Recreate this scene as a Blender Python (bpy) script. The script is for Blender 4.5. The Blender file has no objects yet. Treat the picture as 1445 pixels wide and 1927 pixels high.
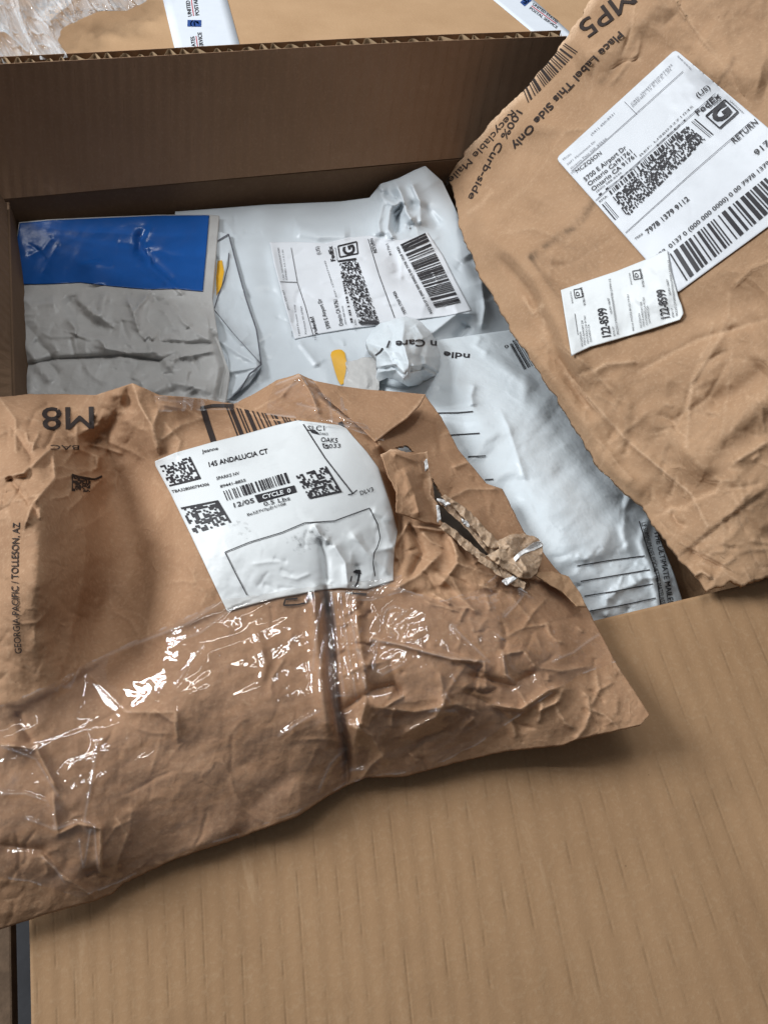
import bpy, bmesh, math, random
import numpy as np
from mathutils import Matrix, Vector
random.seed(7)
# ------------------------------------------------------------------ camera
S = bpy.context.scene
col = S.collection
FPX, CX, CY, CAMH = 1450.0, 722.5, 963.5, 0.42
_x = np.array([5978, -1173, 1450.]); _x /= np.linalg.norm(_x)
_y = np.array([-744, -2000, 1450.]); _y -= _x*(_x@_y); _y /= np.linalg.norm(_y)
_z = np.cross(_x, _y)
cam_d = bpy.data.cameras.new('camera'); cam = bpy.data.objects.new('camera', cam_d); col.objects.link(cam)
cam_d.sensor_fit = 'VERTICAL'; cam_d.sensor_height = 36.0; cam_d.lens = FPX/1927*36.0
cam_d.clip_start = 0.02; cam_d.clip_end = 100
# blender camera axes in world: right = image x, up = -image y, back = -forward
R = Matrix(((_x[0], -_x[1], -_x[2]), (_y[0], -_y[1], -_y[2]), (_z[0], -_z[1], -_z[2])))
cam.matrix_world = Matrix.Translation((0, 0, CAMH)) @ R.to_4x4()
S.camera = cam
S.render.resolution_x = 767; S.render.resolution_y = 1024
# ------------------------------------------------------------------ light
w = bpy.data.worlds.new('World'); S.world = w; w.use_nodes = True
bg = w.node_tree.nodes['Background']; bg.inputs[0].default_value = (0.90, 0.95, 1.0, 1); bg.inputs[1].default_value = 0.095
_nt = w.node_tree; _tc = _nt.nodes.new('ShaderNodeTexCoord'); _dp = _nt.nodes.new('ShaderNodeVectorMath'); _dp.operation = 'DOT_PRODUCT'
_nt.links.new(_tc.outputs['Generated'], _dp.inputs[0]); _dp.inputs[1].default_value = (-.35, .60, .72)   # the bright open side of the hall is behind the carton
_mr = _nt.nodes.new('ShaderNodeMapRange'); _mr.inputs[1].default_value = -.3; _mr.inputs[2].default_value = 1.0; _mr.inputs[3].default_value = .10; _mr.inputs[4].default_value = .28
_nt.links.new(_dp.outputs['Value'], _mr.inputs[0]); _nt.links.new(_mr.outputs[0], bg.inputs[1])
def area(name, loc, target, sx, sy, power, color):
    l = bpy.data.lights.new(name, 'AREA'); l.shape = 'RECTANGLE'; l.size = sx; l.size_y = sy; l.energy = power; l.color = color
    o = bpy.data.objects.new(name, l); col.objects.link(o); o.location = loc
    o.rotation_euler = (Vector(target)-Vector(loc)).to_track_quat('-Z', 'Y').to_euler(); return o
_kd = Vector((2.65, -1.35, -2.15)).normalized(); _side = _kd.cross(Vector((0, 0, 1))).normalized()
for _i in range(4):        # bank of fluorescent tubes high on the left: the main light
    area('tube_bank', tuple(Vector((-2.5, 1.75, 2.15))+_side*(-.6+.4*_i)+Vector((0, 0, .12*_i))), (0.15, 0.4, 0), .07, 1.3, 38, (0.93, 0.97, 1.0))
area('ceiling_tube_a', (0.9, 1.6, 2.6), (0.15, 0.4, 0), 0.07, 1.6, 14, (0.95, 0.98, 1.0))
area('ceiling_tube_b', (-0.4, 1.05, 2.7), (0.15, 0.3, 0), 1.6, 0.07, 10, (1.0, 0.97, 0.92))
area('ceiling_tube_c', (0.4, 1.15, 2.7), (0.15, 0.3, 0), 0.07, 1.4, 10, (0.95, 0.98, 1.0))
S.view_settings.view_transform = 'Standard'; S.view_settings.look = 'None'
S.view_settings.exposure = -0.05; S.view_settings.gamma = 1.0
S.render.engine = 'CYCLES'
S.cycles.transparent_max_bounces = 16

# ------------------------------------------------------------------ mapping helpers
def W(px, py, z):
    """world point seen at a photo position when it stands at height z"""
    px = np.asarray(px, float); py = np.asarray(py, float); z = np.asarray(z, float)
    a = px-CX; b = py-CY
    d = [v[0]*a+v[1]*b+v[2]*FPX for v in (_x, _y, _z)]
    t = (z-CAMH)/d[2]
    return np.stack([d[0]*t, d[1]*t, z+0*t], -1)

def hash2(ix, iy, seed):
    n = (ix.astype(np.int64)*374761393+iy.astype(np.int64)*668265263+seed*1274126177) & 0x7fffffff
    n = (n ^ (n >> 13))*1103515245 & 0x7fffffff
    n = (n ^ (n >> 15))*12345677 & 0x7fffffff
    return ((n >> 7) & 0xffff)/65535.0
def vnoise(x, y, seed=0):
    ix = np.floor(x); iy = np.floor(y); fx = x-ix; fy = y-iy
    u = fx*fx*fx*(fx*(fx*6-15)+10); v = fy*fy*fy*(fy*(fy*6-15)+10)
    a = hash2(ix, iy, seed); b = hash2(ix+1, iy, seed); c = hash2(ix, iy+1, seed); d = hash2(ix+1, iy+1, seed)
    return (a*(1-u)+b*u)*(1-v)+(c*(1-u)+d*u)*v
def fbm(x, y, seed=0, o=3):
    s = 0; a = 1; t = 0
    for k in range(o):
        s = s+a*vnoise(x, y, seed+k*17); t += a; a *= .5
        x, y = (x*1.6+y*1.2), (-x*1.2+y*1.6)
    return s/t
def facet(x, y, seed=0):
    """random heights joined by flat triangles: the look of crumpled paper"""
    wx = x+0.9*(fbm(x*.7, y*.7, seed+5, 2)-.5); wy = y+0.9*(fbm(x*.7+9, y*.7+3, seed+6, 2)-.5)
    k = (wx+wy)*0.366; i = np.floor(wx+k); j = np.floor(wy+k)
    t = (i+j)*0.2113; x0 = wx-(i-t); y0 = wy-(j-t)
    # barycentric in skewed lattice
    u = (wx+k)-i; v = (wy+k)-j
    h00 = hash2(i, j, seed); h11 = hash2(i+1, j+1, seed); h10 = hash2(i+1, j, seed); h01 = hash2(i, j+1, seed)
    lo = h00*(1-u)+h10*(u-v)+h11*v
    hi = h00*(1-v)+h01*(v-u)+h11*u
    return np.where(u > v, lo, hi)
def ridged(x, y, seed=0, o=3):
    s = 0; a = 1; t = 0
    for k in range(o):
        n = 1-np.abs(2*vnoise(x, y, seed+k*31)-1)
        s = s+a*n**3; t += a; a *= .5
        x, y = (x*1.5+y*1.25), (-x*1.25+y*1.5)
    return s/t
def crumple(px, py, scale, seed):
    x = px/scale; y = py/scale
    return facet(x, y, seed)*.62+facet(x*.8*2.1+y*1.1, y*.8*2.1-x*1.1, seed+3)*.28+facet(x*3.9-y*1.5, y*3.9+x*1.5, seed+8)*.10-.5

def tps(ctrl):
    P = np.array([(c[0], c[1]) for c in ctrl])/1000.; v = np.array([c[2] for c in ctrl])
    n = len(P)
    r2 = ((P[:, None]-P[None])**2).sum(-1)
    K = 0.5*r2*np.log(r2+1e-12)
    A = np.zeros((n+3, n+3)); A[:n, :n] = K+1e-5*np.eye(n); Q = np.c_[np.ones(n), P]; A[:n, n:] = Q; A[n:, :n] = Q.T
    s = np.linalg.solve(A, np.r_[v, 0, 0, 0])
    def f(px, py):
        x = px/1000.; y = py/1000.
        out = s[n]+s[n+1]*x+s[n+2]*y
        for k in range(n):
            r = (x-P[k, 0])**2+(y-P[k, 1])**2
            out = out+s[k]*0.5*r*np.log(r+1e-12)
        return out
    return f
def seg_dist(px, py, pts):
    best = np.full(np.shape(px), 1e9); side = np.ones(np.shape(px)); al = np.zeros(np.shape(px))
    L = [math.dist(pts[i], pts[i+1]) for i in range(len(pts)-1)]; tot = sum(L); acc = 0
    for i in range(len(pts)-1):
        (ax, ay), (bx, by) = pts[i], pts[i+1]
        dx, dy = bx-ax, by-ay; l2 = dx*dx+dy*dy+1e-9
        t = np.clip(((px-ax)*dx+(py-ay)*dy)/l2, 0, 1)
        d = np.hypot(px-ax-t*dx, py-ay-t*dy)
        s = np.sign(dx*(py-ay)-dy*(px-ax))
        m = d < best
        best = np.where(m, d, best); side = np.where(m, s, side); al = np.where(m, (acc+t*L[i])/tot, al); acc += L[i]
    return best, side, al
def stroke(px, py, pts, amp, width, kind='r', reach=None):
    """amp in mm. r: creased ridge/groove, g: soft ridge/groove, s: step (amp on the right-hand side)"""
    d, s, al = seg_dist(px, py, pts)
    env = np.clip(np.minimum(al, 1-al)*7+.25, 0, 1)
    if kind == 'r': return amp/1000*np.exp(-(np.sqrt(d*d+2.5)-1.58)/width)*env
    if kind == 'g': return amp/1000*np.exp(-(d/width)**2)*env
    if kind == 's':
        reach = reach or width*12
        return amp/1000*(.5+.5*np.tanh(s*d/width))*np.exp(-(d/reach)**1.5)*env
def strokes(px, py, L):
    out = 0*px
    out = np.array(out, float)
    for s in L:
        m_ = max(s[2]*6.5, 10) if s[3] != 's' else (s[4] if len(s) > 4 else s[2]*12)*3
        xs = [p[0] for p in s[0]]; ys = [p[1] for p in s[0]]
        k_ = (px > min(xs)-m_) & (px < max(xs)+m_) & (py > min(ys)-m_) & (py < max(ys)+m_)
        if k_.any(): out[k_] += stroke(px[k_], py[k_], *s)
    return out
def fine_creases(n, region, amp, seed, lmin=30, lmax=150, wid=2.6, ang=None):
    """random thin handling creases inside a photo-space polygon"""
    r = random.Random(seed); xs = [p[0] for p in region]; ys = [p[1] for p in region]; L = []
    while len(L) < n:
        x, y = r.uniform(min(xs), max(xs)), r.uniform(min(ys), max(ys))
        if not inside(np.array([x]), np.array([y]), region)[0]: continue
        a = (r.uniform(0, math.pi) if ang is None else r.gauss(ang, .45)); pts = [(x, y)]; l = r.uniform(lmin, lmax)*r.random()**.5; k = r.choice((2, 3, 4))
        for _ in range(k):
            a += r.gauss(0, .38); x += math.cos(a)*l/k; y += math.sin(a)*l/k; pts.append((x, y))
        L.append((pts, amp*r.choice((-1, 1))*r.uniform(.4, 1.3), wid*r.uniform(.7, 1.8), 'r'))
    return L
def clear_of(L, poly, k=.25):
    """weaken the creases that cross a stuck-down label"""
    out = []
    for pts, a, w_, kd in L:
        q = np.array(pts); hit = inside(q[:, 0], q[:, 1], poly).any()
        out.append((pts, a*(k if hit else 1), w_, kd))
    return out

def resample(pts, us, ts=None):
    pts = np.array(pts, float)
    if ts is None:
        l = np.r_[0, np.cumsum(np.hypot(*np.diff(pts, axis=0).T))]; ts = l/l[-1]
    return np.stack([np.interp(us, ts, pts[:, 0]), np.interp(us, ts, pts[:, 1])], -1)
class Coons:
    """four photo-space edges; top & bottom run left to right, left & right run top to bottom"""
    def __init__(s, top, right, bottom, left, tt=None, tb=None, rag=0, seed=0):
        s.e = (top, right, bottom, left); s.tt = tt; s.tb = tb; s.rag = rag; s.seed = seed
    def __call__(s, u, v):
        T = resample(s.e[0], u, s.tt); B = resample(s.e[2], u, s.tb); Rr = resample(s.e[1], v); L = resample(s.e[3], v)
        if s.rag:
            for k, (E, m) in enumerate(((T, u), (B, u), (Rr, v), (L, v))):
                fall = np.minimum(1, np.minimum(m, 1-m)*30)
                n = (fbm(E[:, 0]/14+k*7, E[:, 1]/14, s.seed+k, 3)-.5)*s.rag*2*fall
                E[:, 1 if k < 2 else 0] += n
        U, V = np.meshgrid(u, v)
        t00, t10, t01, t11 = T[0], T[-1], B[0], B[-1]
        # evaluate
        U = U[..., None]; V = V[..., None]
        P = (1-V)*T[None]+V*B[None]+(1-U)*L[:, None]+U*Rr[:, None] \
            - ((1-U)*(1-V)*t00+U*(1-V)*t10+(1-U)*V*t01+U*V*t11)
        return P
    def at(s, u, v):
        """px for scattered uv"""
        u = np.asarray(u, float); v = np.asarray(v, float)
        T = resample(s.e[0], u, s.tt); B = resample(s.e[2], u, s.tb); Rr = resample(s.e[1], v); L = resample(s.e[3], v)
        a = lambda e, k: np.array(e[k], float)
        t00, t10, t01, t11 = a(s.e[0], 0), a(s.e[0], -1), a(s.e[2], 0), a(s.e[2], -1)
        U = u[..., None]; V = v[..., None]
        return (1-V)*T+V*B+(1-U)*L+U*Rr-((1-U)*(1-V)*t00+U*(1-V)*t10+(1-U)*V*t01+U*V*t11)

# ------------------------------------------------------------------ objects
def thing(name, label, cat, loc=(0, 0, 0), group=None):
    o = bpy.data.objects.new(name, None); o.empty_display_size = .02; col.objects.link(o); o.location = loc
    o['label'] = label; o['category'] = cat
    if group: o['group'] = group
    return o
def worldloc(o):
    v = Vector((0, 0, 0))
    while o is not None: v = v+o.location; o = o.parent
    return v
def link(name, verts, faces, mat, parent=None, smooth=True, uvs=None, attrs=None):
    me = bpy.data.meshes.new(name)
    v = np.asarray(verts, float)
    if parent is not None: v = v-np.array(worldloc(parent))
    me.from_pydata(v.tolist() if len(v) < 2000 else list(map(tuple, v)), [], faces if isinstance(faces, list) else faces.tolist())
    me.materials.append(mat)
    if smooth: me.polygons.foreach_set('use_smooth', [True]*len(me.polygons))
    if uvs is not None:
        uvl = me.uv_layers.new(name='UVMap'); idx = np.zeros(len(me.loops), int); me.loops.foreach_get('vertex_index', idx)
        uvl.data.foreach_set('uv', np.asarray(uvs, float)[idx].ravel())
    for k, a in (attrs or {}).items():
        at = me.attributes.new(k, 'FLOAT', 'POINT'); at.data.foreach_set('value', np.asarray(a, float))
    me.update()
    o = bpy.data.objects.new(name, me); col.objects.link(o)
    if parent is not None: o.parent = parent
    return o
def inside(px, py, poly):
    r = np.zeros(np.shape(px), bool); n = len(poly)
    for i in range(n):
        x1, y1 = poly[i]; x2, y2 = poly[(i+1) % n]
        c = ((y1 > py) != (y2 > py)) & (px < (x2-x1)*(py-y1)/(y2-y1+1e-12)+x1)
        r ^= c
    return r
def patch(name, C, h, mat, parent=None, nu=100, nv=100, thick=.0012, holes=(), attrs=None, lift=0.0, shell=True):
    u = np.linspace(0, 1, nu); v = np.linspace(0, 1, nv)
    P = C(u, v); px, py = P[..., 0], P[..., 1]
    try: z = h(px, py)+lift
    except TypeError: z = h+0*px+lift
    top = W(px, py, z).reshape(-1, 3)
    bot = top-np.array([0, 0, thick])
    N = nu*nv; idx = np.arange(N).reshape(nv, nu)
    q = np.stack([idx[:-1, :-1], idx[1:, :-1], idx[1:, 1:], idx[:-1, 1:]], -1).reshape(-1, 4)
    if holes:
        cxp = ((px[:-1, :-1]+px[1:, 1:])/2).ravel(); cyp = ((py[:-1, :-1]+py[1:, 1:])/2).ravel()
        keep = np.ones(len(q), bool)
        for hp in holes: keep &= ~inside(cxp, cyp, hp)
        q = q[keep]
    if not shell:
        U, V = np.meshgrid(u, v); uv = np.stack([U, V], -1).reshape(-1, 2)
        return link(name, top, q, mat, parent, True, uv, {k: (fn(px, py)+0*px).ravel() for k, fn in (attrs or {}).items()})
    F = [q, q[:, ::-1]+N]
    for ring in (idx[0, ::-1], idx[-1, :], idx[:, 0], idx[::-1, -1]):
        a, b = ring[:-1], ring[1:]
        F.append(np.stack([a, b, b+N, a+N], -1)[:, ::-1])
    F = np.concatenate(F)
    U, V = np.meshgrid(u, v); uv = np.stack([U, V], -1).reshape(-1, 2)
    A = {}
    for k, fn in (attrs or {}).items():
        a = (fn(px, py)+0*px).ravel(); A[k] = np.r_[a, a]
    return link(name, np.r_[top, bot], F, mat, parent, True, np.r_[uv, uv], A)

class MB:
    def __init__(s): s.v = []; s.f = []
    def box(s, a, b):
        n = len(s.v); x0, y0, z0 = a; x1, y1, z1 = b
        s.v += [(x0, y0, z0), (x1, y0, z0), (x1, y1, z0), (x0, y1, z0), (x0, y0, z1), (x1, y0, z1), (x1, y1, z1), (x0, y1, z1)]
        s.f += [tuple(n+k for k in q) for q in ((0, 3, 2, 1), (4, 5, 6, 7), (0, 1, 5, 4), (1, 2, 6, 5), (2, 3, 7, 6), (3, 0, 4, 7))]
    def build(s, name, mat, parent=None, bevel=.0008):
        o = link(name, s.v, s.f, mat, parent, False)
        if bevel:
            m = o.modifiers.new('bevel', 'BEVEL'); m.width = bevel; m.segments = 2
        return o

# ------------------------------------------------------------------ ink (printing laid on a surface)
_tc = {}
def text_shape(s, bold):
    k = (s, bold)
    if k in _tc: return _tc[k]
    c = bpy.data.curves.new('t', 'FONT'); c.body = s; c.size = 1; c.resolution_u = 3; c.offset = bold
    o = bpy.data.objects.new('t', c); col.objects.link(o)
    dg = bpy.context.evaluated_depsgraph_get(); dg.update()
    me = bpy.data.meshes.new_from_object(o.evaluated_get(dg))
    v = np.array([x.co[:2] for x in me.vertices]).reshape(-1, 2); f = [tuple(p.vertices) for p in me.polygons]
    bpy.data.objects.remove(o); bpy.data.curves.remove(c); bpy.data.meshes.remove(me)
    if len(v): v[:, 0] -= v[:, 0].min(); v[:, 0] /= max(v[:, 0].max(), 1e-6); v[:, 1] /= 0.72
    _tc[k] = (v, f); return _tc[k]
class Ink:
    def __init__(s): s.v = []; s.f = []
    def add(s, v, f):
        n = sum(len(a) for a in s.v); s.v.append(np.asarray(v, float).reshape(-1, 2)); s.f += [tuple(n+i for i in q) for q in f]
    def text(s, t, p0, p1, hh, bold=0.0, slant=0, curve=0):
        v, f = text_shape(t, bold)
        if not len(v): return
        d = np.array(p1, float)-p0; L = np.hypot(*d); n = np.array([d[1], -d[0]])/L
        if bold and ('M' in t or 'W' in t):
            o_ = n*0+d/L*hh*bold*.9
            for q_ in (-1, 1): s.text(t, np.array(p0)+q_*o_, np.array(p1)+q_*o_, hh, 0, 0, curve)
            return
        x = v[:, 0]; y = v[:, 1]
        p = np.array(p0)+x[:, None]*d+(y*hh+4*curve*x*(1-x))[:, None]*n
        s.add(p, f)
    def quad(s, a, b, c, d, n=1, m=1):
        a, b, c, d = map(lambda q: np.array(q, float), (a, b, c, d))
        V = []; 
        for j in range(m+1):
            for i in range(n+1):
                u = i/n; v = j/m
                V.append((a*(1-u)+b*u)*(1-v)+(d*(1-u)+c*u)*v)
        F = [(j*(n+1)+i, (j+1)*(n+1)+i, (j+1)*(n+1)+i+1, j*(n+1)+i+1) for j in range(m) for i in range(n)]
        s.add(V, F)
    def line(s, pts, wd):
        pts = np.array(pts, float)
        for i in range(len(pts)-1):
            a, b = pts[i], pts[i+1]; d = b-a; L = np.hypot(*d)
            if L < 1e-6: continue
            n = np.array([d[1], -d[0]])/L*wd/2; s.quad(a-n, b-n, b+n, a+n, max(1, int(L/5)), 1)
    def frame(s, q, wd): s.line(list(q)+[q[0]], wd)
    def bars(s, a, b, c, d, n, seed, seg=8, fill=.5):
        """a-b is the reading direction, a-d the bar length"""
        r = random.Random(seed); x = 0; a, b, c, d = map(lambda q: np.array(q, float), (a, b, c, d))
        ws = []
        while x < n:
            k = r.choice((1, 1, 1, 2, 2, 3)); g = r.choice((1, 1, 1, 2, 2, 3)); ws.append((x, min(n, x+k))); x += k+g
        for u0, u1 in ws:
            u0 /= n; u1 /= n
            s.quad(a*(1-u0)+b*u0, a*(1-u1)+b*u1, d*(1-u1)+c*u1, d*(1-u0)+c*u0, 1, seg)
    def matrix(s, a, b, c, d, n, m, seed, L=None, fill=.5):
        r = random.Random(seed); a, b, c, d = map(lambda q: np.array(q, float), (a, b, c, d))
        P = lambda u, v: (a*(1-u)+b*u)*(1-v)+(d*(1-u)+c*u)*v
        for j in range(m):
            i = 0
            while i < n:
                on = r.random() < fill
                if L and (('l' in L and i == 0) or ('b' in L and j == m-1) or ('r' in L and i == n-1) or ('t' in L and j == 0)): on = True
                if on:
                    u0, u1, v0, v1 = i/n, (i+1.02)/n, j/m, (j+1.02)/m
                    s.quad(P(u0, v0), P(u1, v0), P(u1, v1), P(u0, v1))
                i += 1
    def poly(s, pts): s.add(pts, [tuple(range(len(pts)))])
    def build(s, name, h, eps, mat, parent, maxe=9.0, ymin=None):
        me = bpy.data.meshes.new('tmp'); v = np.concatenate(s.v)
        me.from_pydata([(a, b, 0) for a, b in v], [], s.f)
        bm = bmesh.new(); bm.from_mesh(me); bmesh.ops.triangulate(bm, faces=[f for f in bm.faces if len(f.verts) > 4])
        for _ in range(4):
            e = [e for e in bm.edges if e.calc_length() > maxe]
            if not e: break
            bmesh.ops.subdivide_edges(bm, edges=e, cuts=1)
            bmesh.ops.triangulate(bm, faces=[f for f in bm.faces if len(f.verts) > 4])
        bm.verts.index_update()
        P = np.array([x.co[:2] for x in bm.verts]); F = [tuple(x.index for x in f.verts) for f in bm.faces]
        bm.free(); bpy.data.meshes.remove(me)
        try: z = h(P[:, 0], P[:, 1])
        except TypeError: z = h+0*P[:, 0]
        Q = W(P[:, 0], P[:, 1], z+eps)
        if ymin is not None: F = [f for f in F if min(Q[i, 1] for i in f) > ymin]
        return link(name, Q, F, mat, parent, True)

# ------------------------------------------------------------------ materials
def newmat(name):
    m = bpy.data.materials.new(name); m.use_nodes = True; nt = m.node_tree
    return m, nt, nt.nodes['Principled BSDF']
def N(nt, t, **k):
    n = nt.nodes.new(t)
    for a, b in k.items():
        if a.startswith('i_'):
            key = a[2:]; key = int(key) if key.isdigit() else key.replace('_', ' ')
            n.inputs[key].default_value = b
        else: setattr(n, a, b)
    return n
def mixc(nt, fac, a, b, mode='MIX'):
    n = nt.nodes.new('ShaderNodeMix'); n.data_type = 'RGBA'; n.blend_type = mode; n.clamp_factor = True
    for s, v in ((0, fac), (6, a), (7, b)):
        if hasattr(v, 'is_output') or isinstance(v, bpy.types.NodeSocket): nt.links.new(v, n.inputs[s])
        elif s == 0: n.inputs[0].default_value = v
        else: n.inputs[s].default_value = (*v, 1)
    return n.outputs[2]
def math_(nt, op, a, b=0.0, c=None):
    n = nt.nodes.new('ShaderNodeMath'); n.operation = op
    for i, v in enumerate((a, b, c)):
        if v is None: continue
        if isinstance(v, bpy.types.NodeSocket): nt.links.new(v, n.inputs[i])
        else: n.inputs[i].default_value = v
    return n.outputs[0]
def noise(nt, vec, scale, detail=4, rough=.55, stretch=None):
    if stretch:
        mp = nt.nodes.new('ShaderNodeMapping'); mp.inputs['Scale'].default_value = stretch; nt.links.new(vec, mp.inputs[0]); vec = mp.outputs[0]
    n = N(nt, 'ShaderNodeTexNoise', i_Scale=scale, i_Detail=detail, i_Roughness=rough); nt.links.new(vec, n.inputs['Vector'])
    return n.outputs['Fac']
def ramp(nt, v, lo, hi):
    n = nt.nodes.new('ShaderNodeMapRange'); n.inputs[1].default_value = lo; n.inputs[2].default_value = hi; nt.links.new(v, n.inputs[0]); return n.outputs[0]
def bump(nt, hs, strength, dist, prev=None):
    b = nt.nodes.new('ShaderNodeBump'); b.inputs['Strength'].default_value = strength; b.inputs['Distance'].default_value = dist
    nt.links.new(hs, b.inputs['Height'])
    if prev: nt.links.new(prev, b.inputs['Normal'])
    return b.outputs[0]

def paper(name, base, dark, light, rough=.78, fibre=.5, crease=.6, spec=.25, vorscale=26):
    m, nt, P = newmat(name); co = N(nt, 'ShaderNodeTexCoord').outputs['Object']
    n1 = noise(nt, co, 22, 5); n2 = noise(nt, co, 420, 4, .7); n3 = noise(nt, co, 160, 5, .7, (1, .35, 1))
    c = mixc(nt, ramp(nt, n1, .3, .7), dark, base)
    c = mixc(nt, math_(nt, 'MULTIPLY', ramp(nt, n2, .5, .75), fibre), c, light)
    c = mixc(nt, math_(nt, 'MULTIPLY', ramp(nt, n3, .55, .8), fibre*.7), c, dark)
    sp = noise(nt, co, 900, 2, .5); c = mixc(nt, math_(nt, 'MULTIPLY', ramp(nt, sp, .68, .76), .45), c, tuple(x*.35 for x in base))
    wa = N(nt, 'ShaderNodeAttribute', attribute_name='wear').outputs['Fac']
    st = N(nt, 'ShaderNodeAttribute', attribute_name='dark_mark').outputs['Fac']
    c = mixc(nt, math_(nt, 'MULTIPLY', wa, ramp(nt, n2, .2, .6)), c, tuple(min(1, x*1.35+.03) for x in light))
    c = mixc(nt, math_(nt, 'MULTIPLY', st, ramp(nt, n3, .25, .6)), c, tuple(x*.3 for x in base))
    nt.links.new(c, P.inputs['Base Color']); P.inputs['Roughness'].default_value = rough; P.inputs['Specular IOR Level'].default_value = spec
    # fine creases: warped voronoi cells
    wn = N(nt, 'ShaderNodeTexNoise', i_Scale=30.0, i_Detail=3.0); nt.links.new(co, wn.inputs['Vector'])
    ad = N(nt, 'ShaderNodeVectorMath', operation='MULTIPLY_ADD'); nt.links.new(wn.outputs['Color'], ad.inputs[0]); ad.inputs[1].default_value = (.03, .03, .03); nt.links.new(co, ad.inputs[2])
    hs_ = []
    for sc_ in (vorscale, vorscale*2.6):
        vo = N(nt, 'ShaderNodeTexVoronoi', i_Scale=float(sc_), feature='DISTANCE_TO_EDGE'); nt.links.new(ad.outputs[0], vo.inputs['Vector'])
        hs_.append(math_(nt, 'MULTIPLY', ramp(nt, vo.outputs['Distance'], .10, .0), ramp(nt, noise(nt, co, sc_*.5, 2), .5, .68)))
    hsum = math_(nt, 'ADD', hs_[0], math_(nt, 'MULTIPLY', hs_[1], .4))
    b = bump(nt, hsum, crease, .0016)
    b = bump(nt, noise(nt, co, 70, 4, .6), crease*.8, .003, b)
    b = bump(nt, n2, .35, .0006, b); b = bump(nt, n3, .3, .0008, b)
    nt.links.new(b, P.inputs['Normal'])
    return m
def board(name, base, dark, light, flutes, rough=.85, amp=.35):
    """corrugated board: flutes run along V of the sheet"""
    m, nt, P = newmat(name); tc = N(nt, 'ShaderNodeTexCoord'); co = tc.outputs['Object']
    sx = N(nt, 'ShaderNodeSeparateXYZ'); nt.links.new(tc.outputs['UV'], sx.inputs[0])
    n1 = noise(nt, co, 9, 5); n2 = noise(nt, co, 380, 4, .7); n3 = noise(nt, tc.outputs['UV'], 30, 5, .6, (1.5, .25, 1))
    u = math_(nt, 'ADD', math_(nt, 'MULTIPLY', sx.outputs[0], flutes), math_(nt, 'MULTIPLY', noise(nt, co, 6, 2), .35))
    fr = math_(nt, 'FRACT', u, 0)
    tri = math_(nt, 'ABSOLUTE', math_(nt, 'SUBTRACT', fr, .5))       # 0 at line, .5 between
    cr = ramp(nt, tri, .10, .0)
    seg = N(nt, 'ShaderNodeTexNoise', i_Scale=1.0, i_Detail=3.0)
    cmb = N(nt, 'ShaderNodeCombineXYZ'); nt.links.new(math_(nt, 'MULTIPLY', math_(nt, 'FLOOR', u, 0), 3.7), cmb.inputs[0]); nt.links.new(math_(nt, 'MULTIPLY', sx.outputs[1], 9), cmb.inputs[1])
    nt.links.new(cmb.outputs[0], seg.inputs['Vector'])
    cr = math_(nt, 'MULTIPLY', cr, ramp(nt, seg.outputs['Fac'], .48, .62))
    c = mixc(nt, ramp(nt, n1, .3, .7), dark, base)
    c = mixc(nt, math_(nt, 'MULTIPLY', ramp(nt, n2, .5, .75), .4), c, light)
    c = mixc(nt, math_(nt, 'MULTIPLY', ramp(nt, n3, .5, .8), .35), c, dark)
    sp = noise(nt, co, 260, 1, .3); c = mixc(nt, math_(nt, 'MULTIPLY', ramp(nt, sp, .84, .87), .5), c, tuple(x*.3 for x in base))
    n5 = noise(nt, co, 26, 6, .7); c = mixc(nt, math_(nt, 'MULTIPLY', ramp(nt, n5, .52, .72), .30), c, tuple(x*.82 for x in dark))
    n6 = noise(nt, co, 55, 5, .75, (1, .12, 1)); c = mixc(nt, math_(nt, 'MULTIPLY', ramp(nt, n6, .60, .74), .35), c, tuple(x*1.12 for x in light))
    c = mixc(nt, math_(nt, 'MULTIPLY', cr, .13), c, tuple(x*.5 for x in dark))
    nt.links.new(c, P.inputs['Base Color']); P.inputs['Roughness'].default_value = rough; P.inputs['Specular IOR Level'].default_value = .2
    wv = math_(nt, 'SINE', math_(nt, 'MULTIPLY', u, 2*math.pi), 0)
    b = bump(nt, wv, amp, .0016); b = bump(nt, cr, .22, -.0010, b); b = bump(nt, n2, .3, .0006, b)
    nt.links.new(b, P.inputs['Normal'])
    return m
def plain(name, colr, rough=.5, spec=.3, var=.12, bstr=.15, scale=60, metallic=0, coat=0, dist=.002, blotch=0):
    m, nt, P = newmat(name); co = N(nt, 'ShaderNodeTexCoord').outputs['Object']
    n = noise(nt, co, scale, 5, .6)
    c = mixc(nt, ramp(nt, n, .25, .75), tuple(x*(1-var) for x in colr), tuple(min(1, x*(1+var*.4)) for x in colr))
    st = N(nt, 'ShaderNodeAttribute', attribute_name='dark_mark').outputs['Fac']
    c = mixc(nt, math_(nt, 'MULTIPLY', st, ramp(nt, noise(nt, co, 260, 4, .7), .35, .6)), c, tuple(x*.25 for x in colr))
    if blotch:
        c = mixc(nt, math_(nt, 'MULTIPLY', ramp(nt, noise(nt, co, 35, 5, .65), .55, .75), blotch), c, tuple(x*.72 for x in colr))
    nt.links.new(c, P.inputs['Base Color']); P.inputs['Roughness'].default_value = rough; P.inputs['Specular IOR Level'].default_value = spec
    b = bump(nt, n, bstr, dist); nt.links.new(b, P.inputs['Normal'])
    if coat: P.inputs['Coat Weight'].default_value = coat; P.inputs['Coat Roughness'].default_value = .15
    return m
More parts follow.
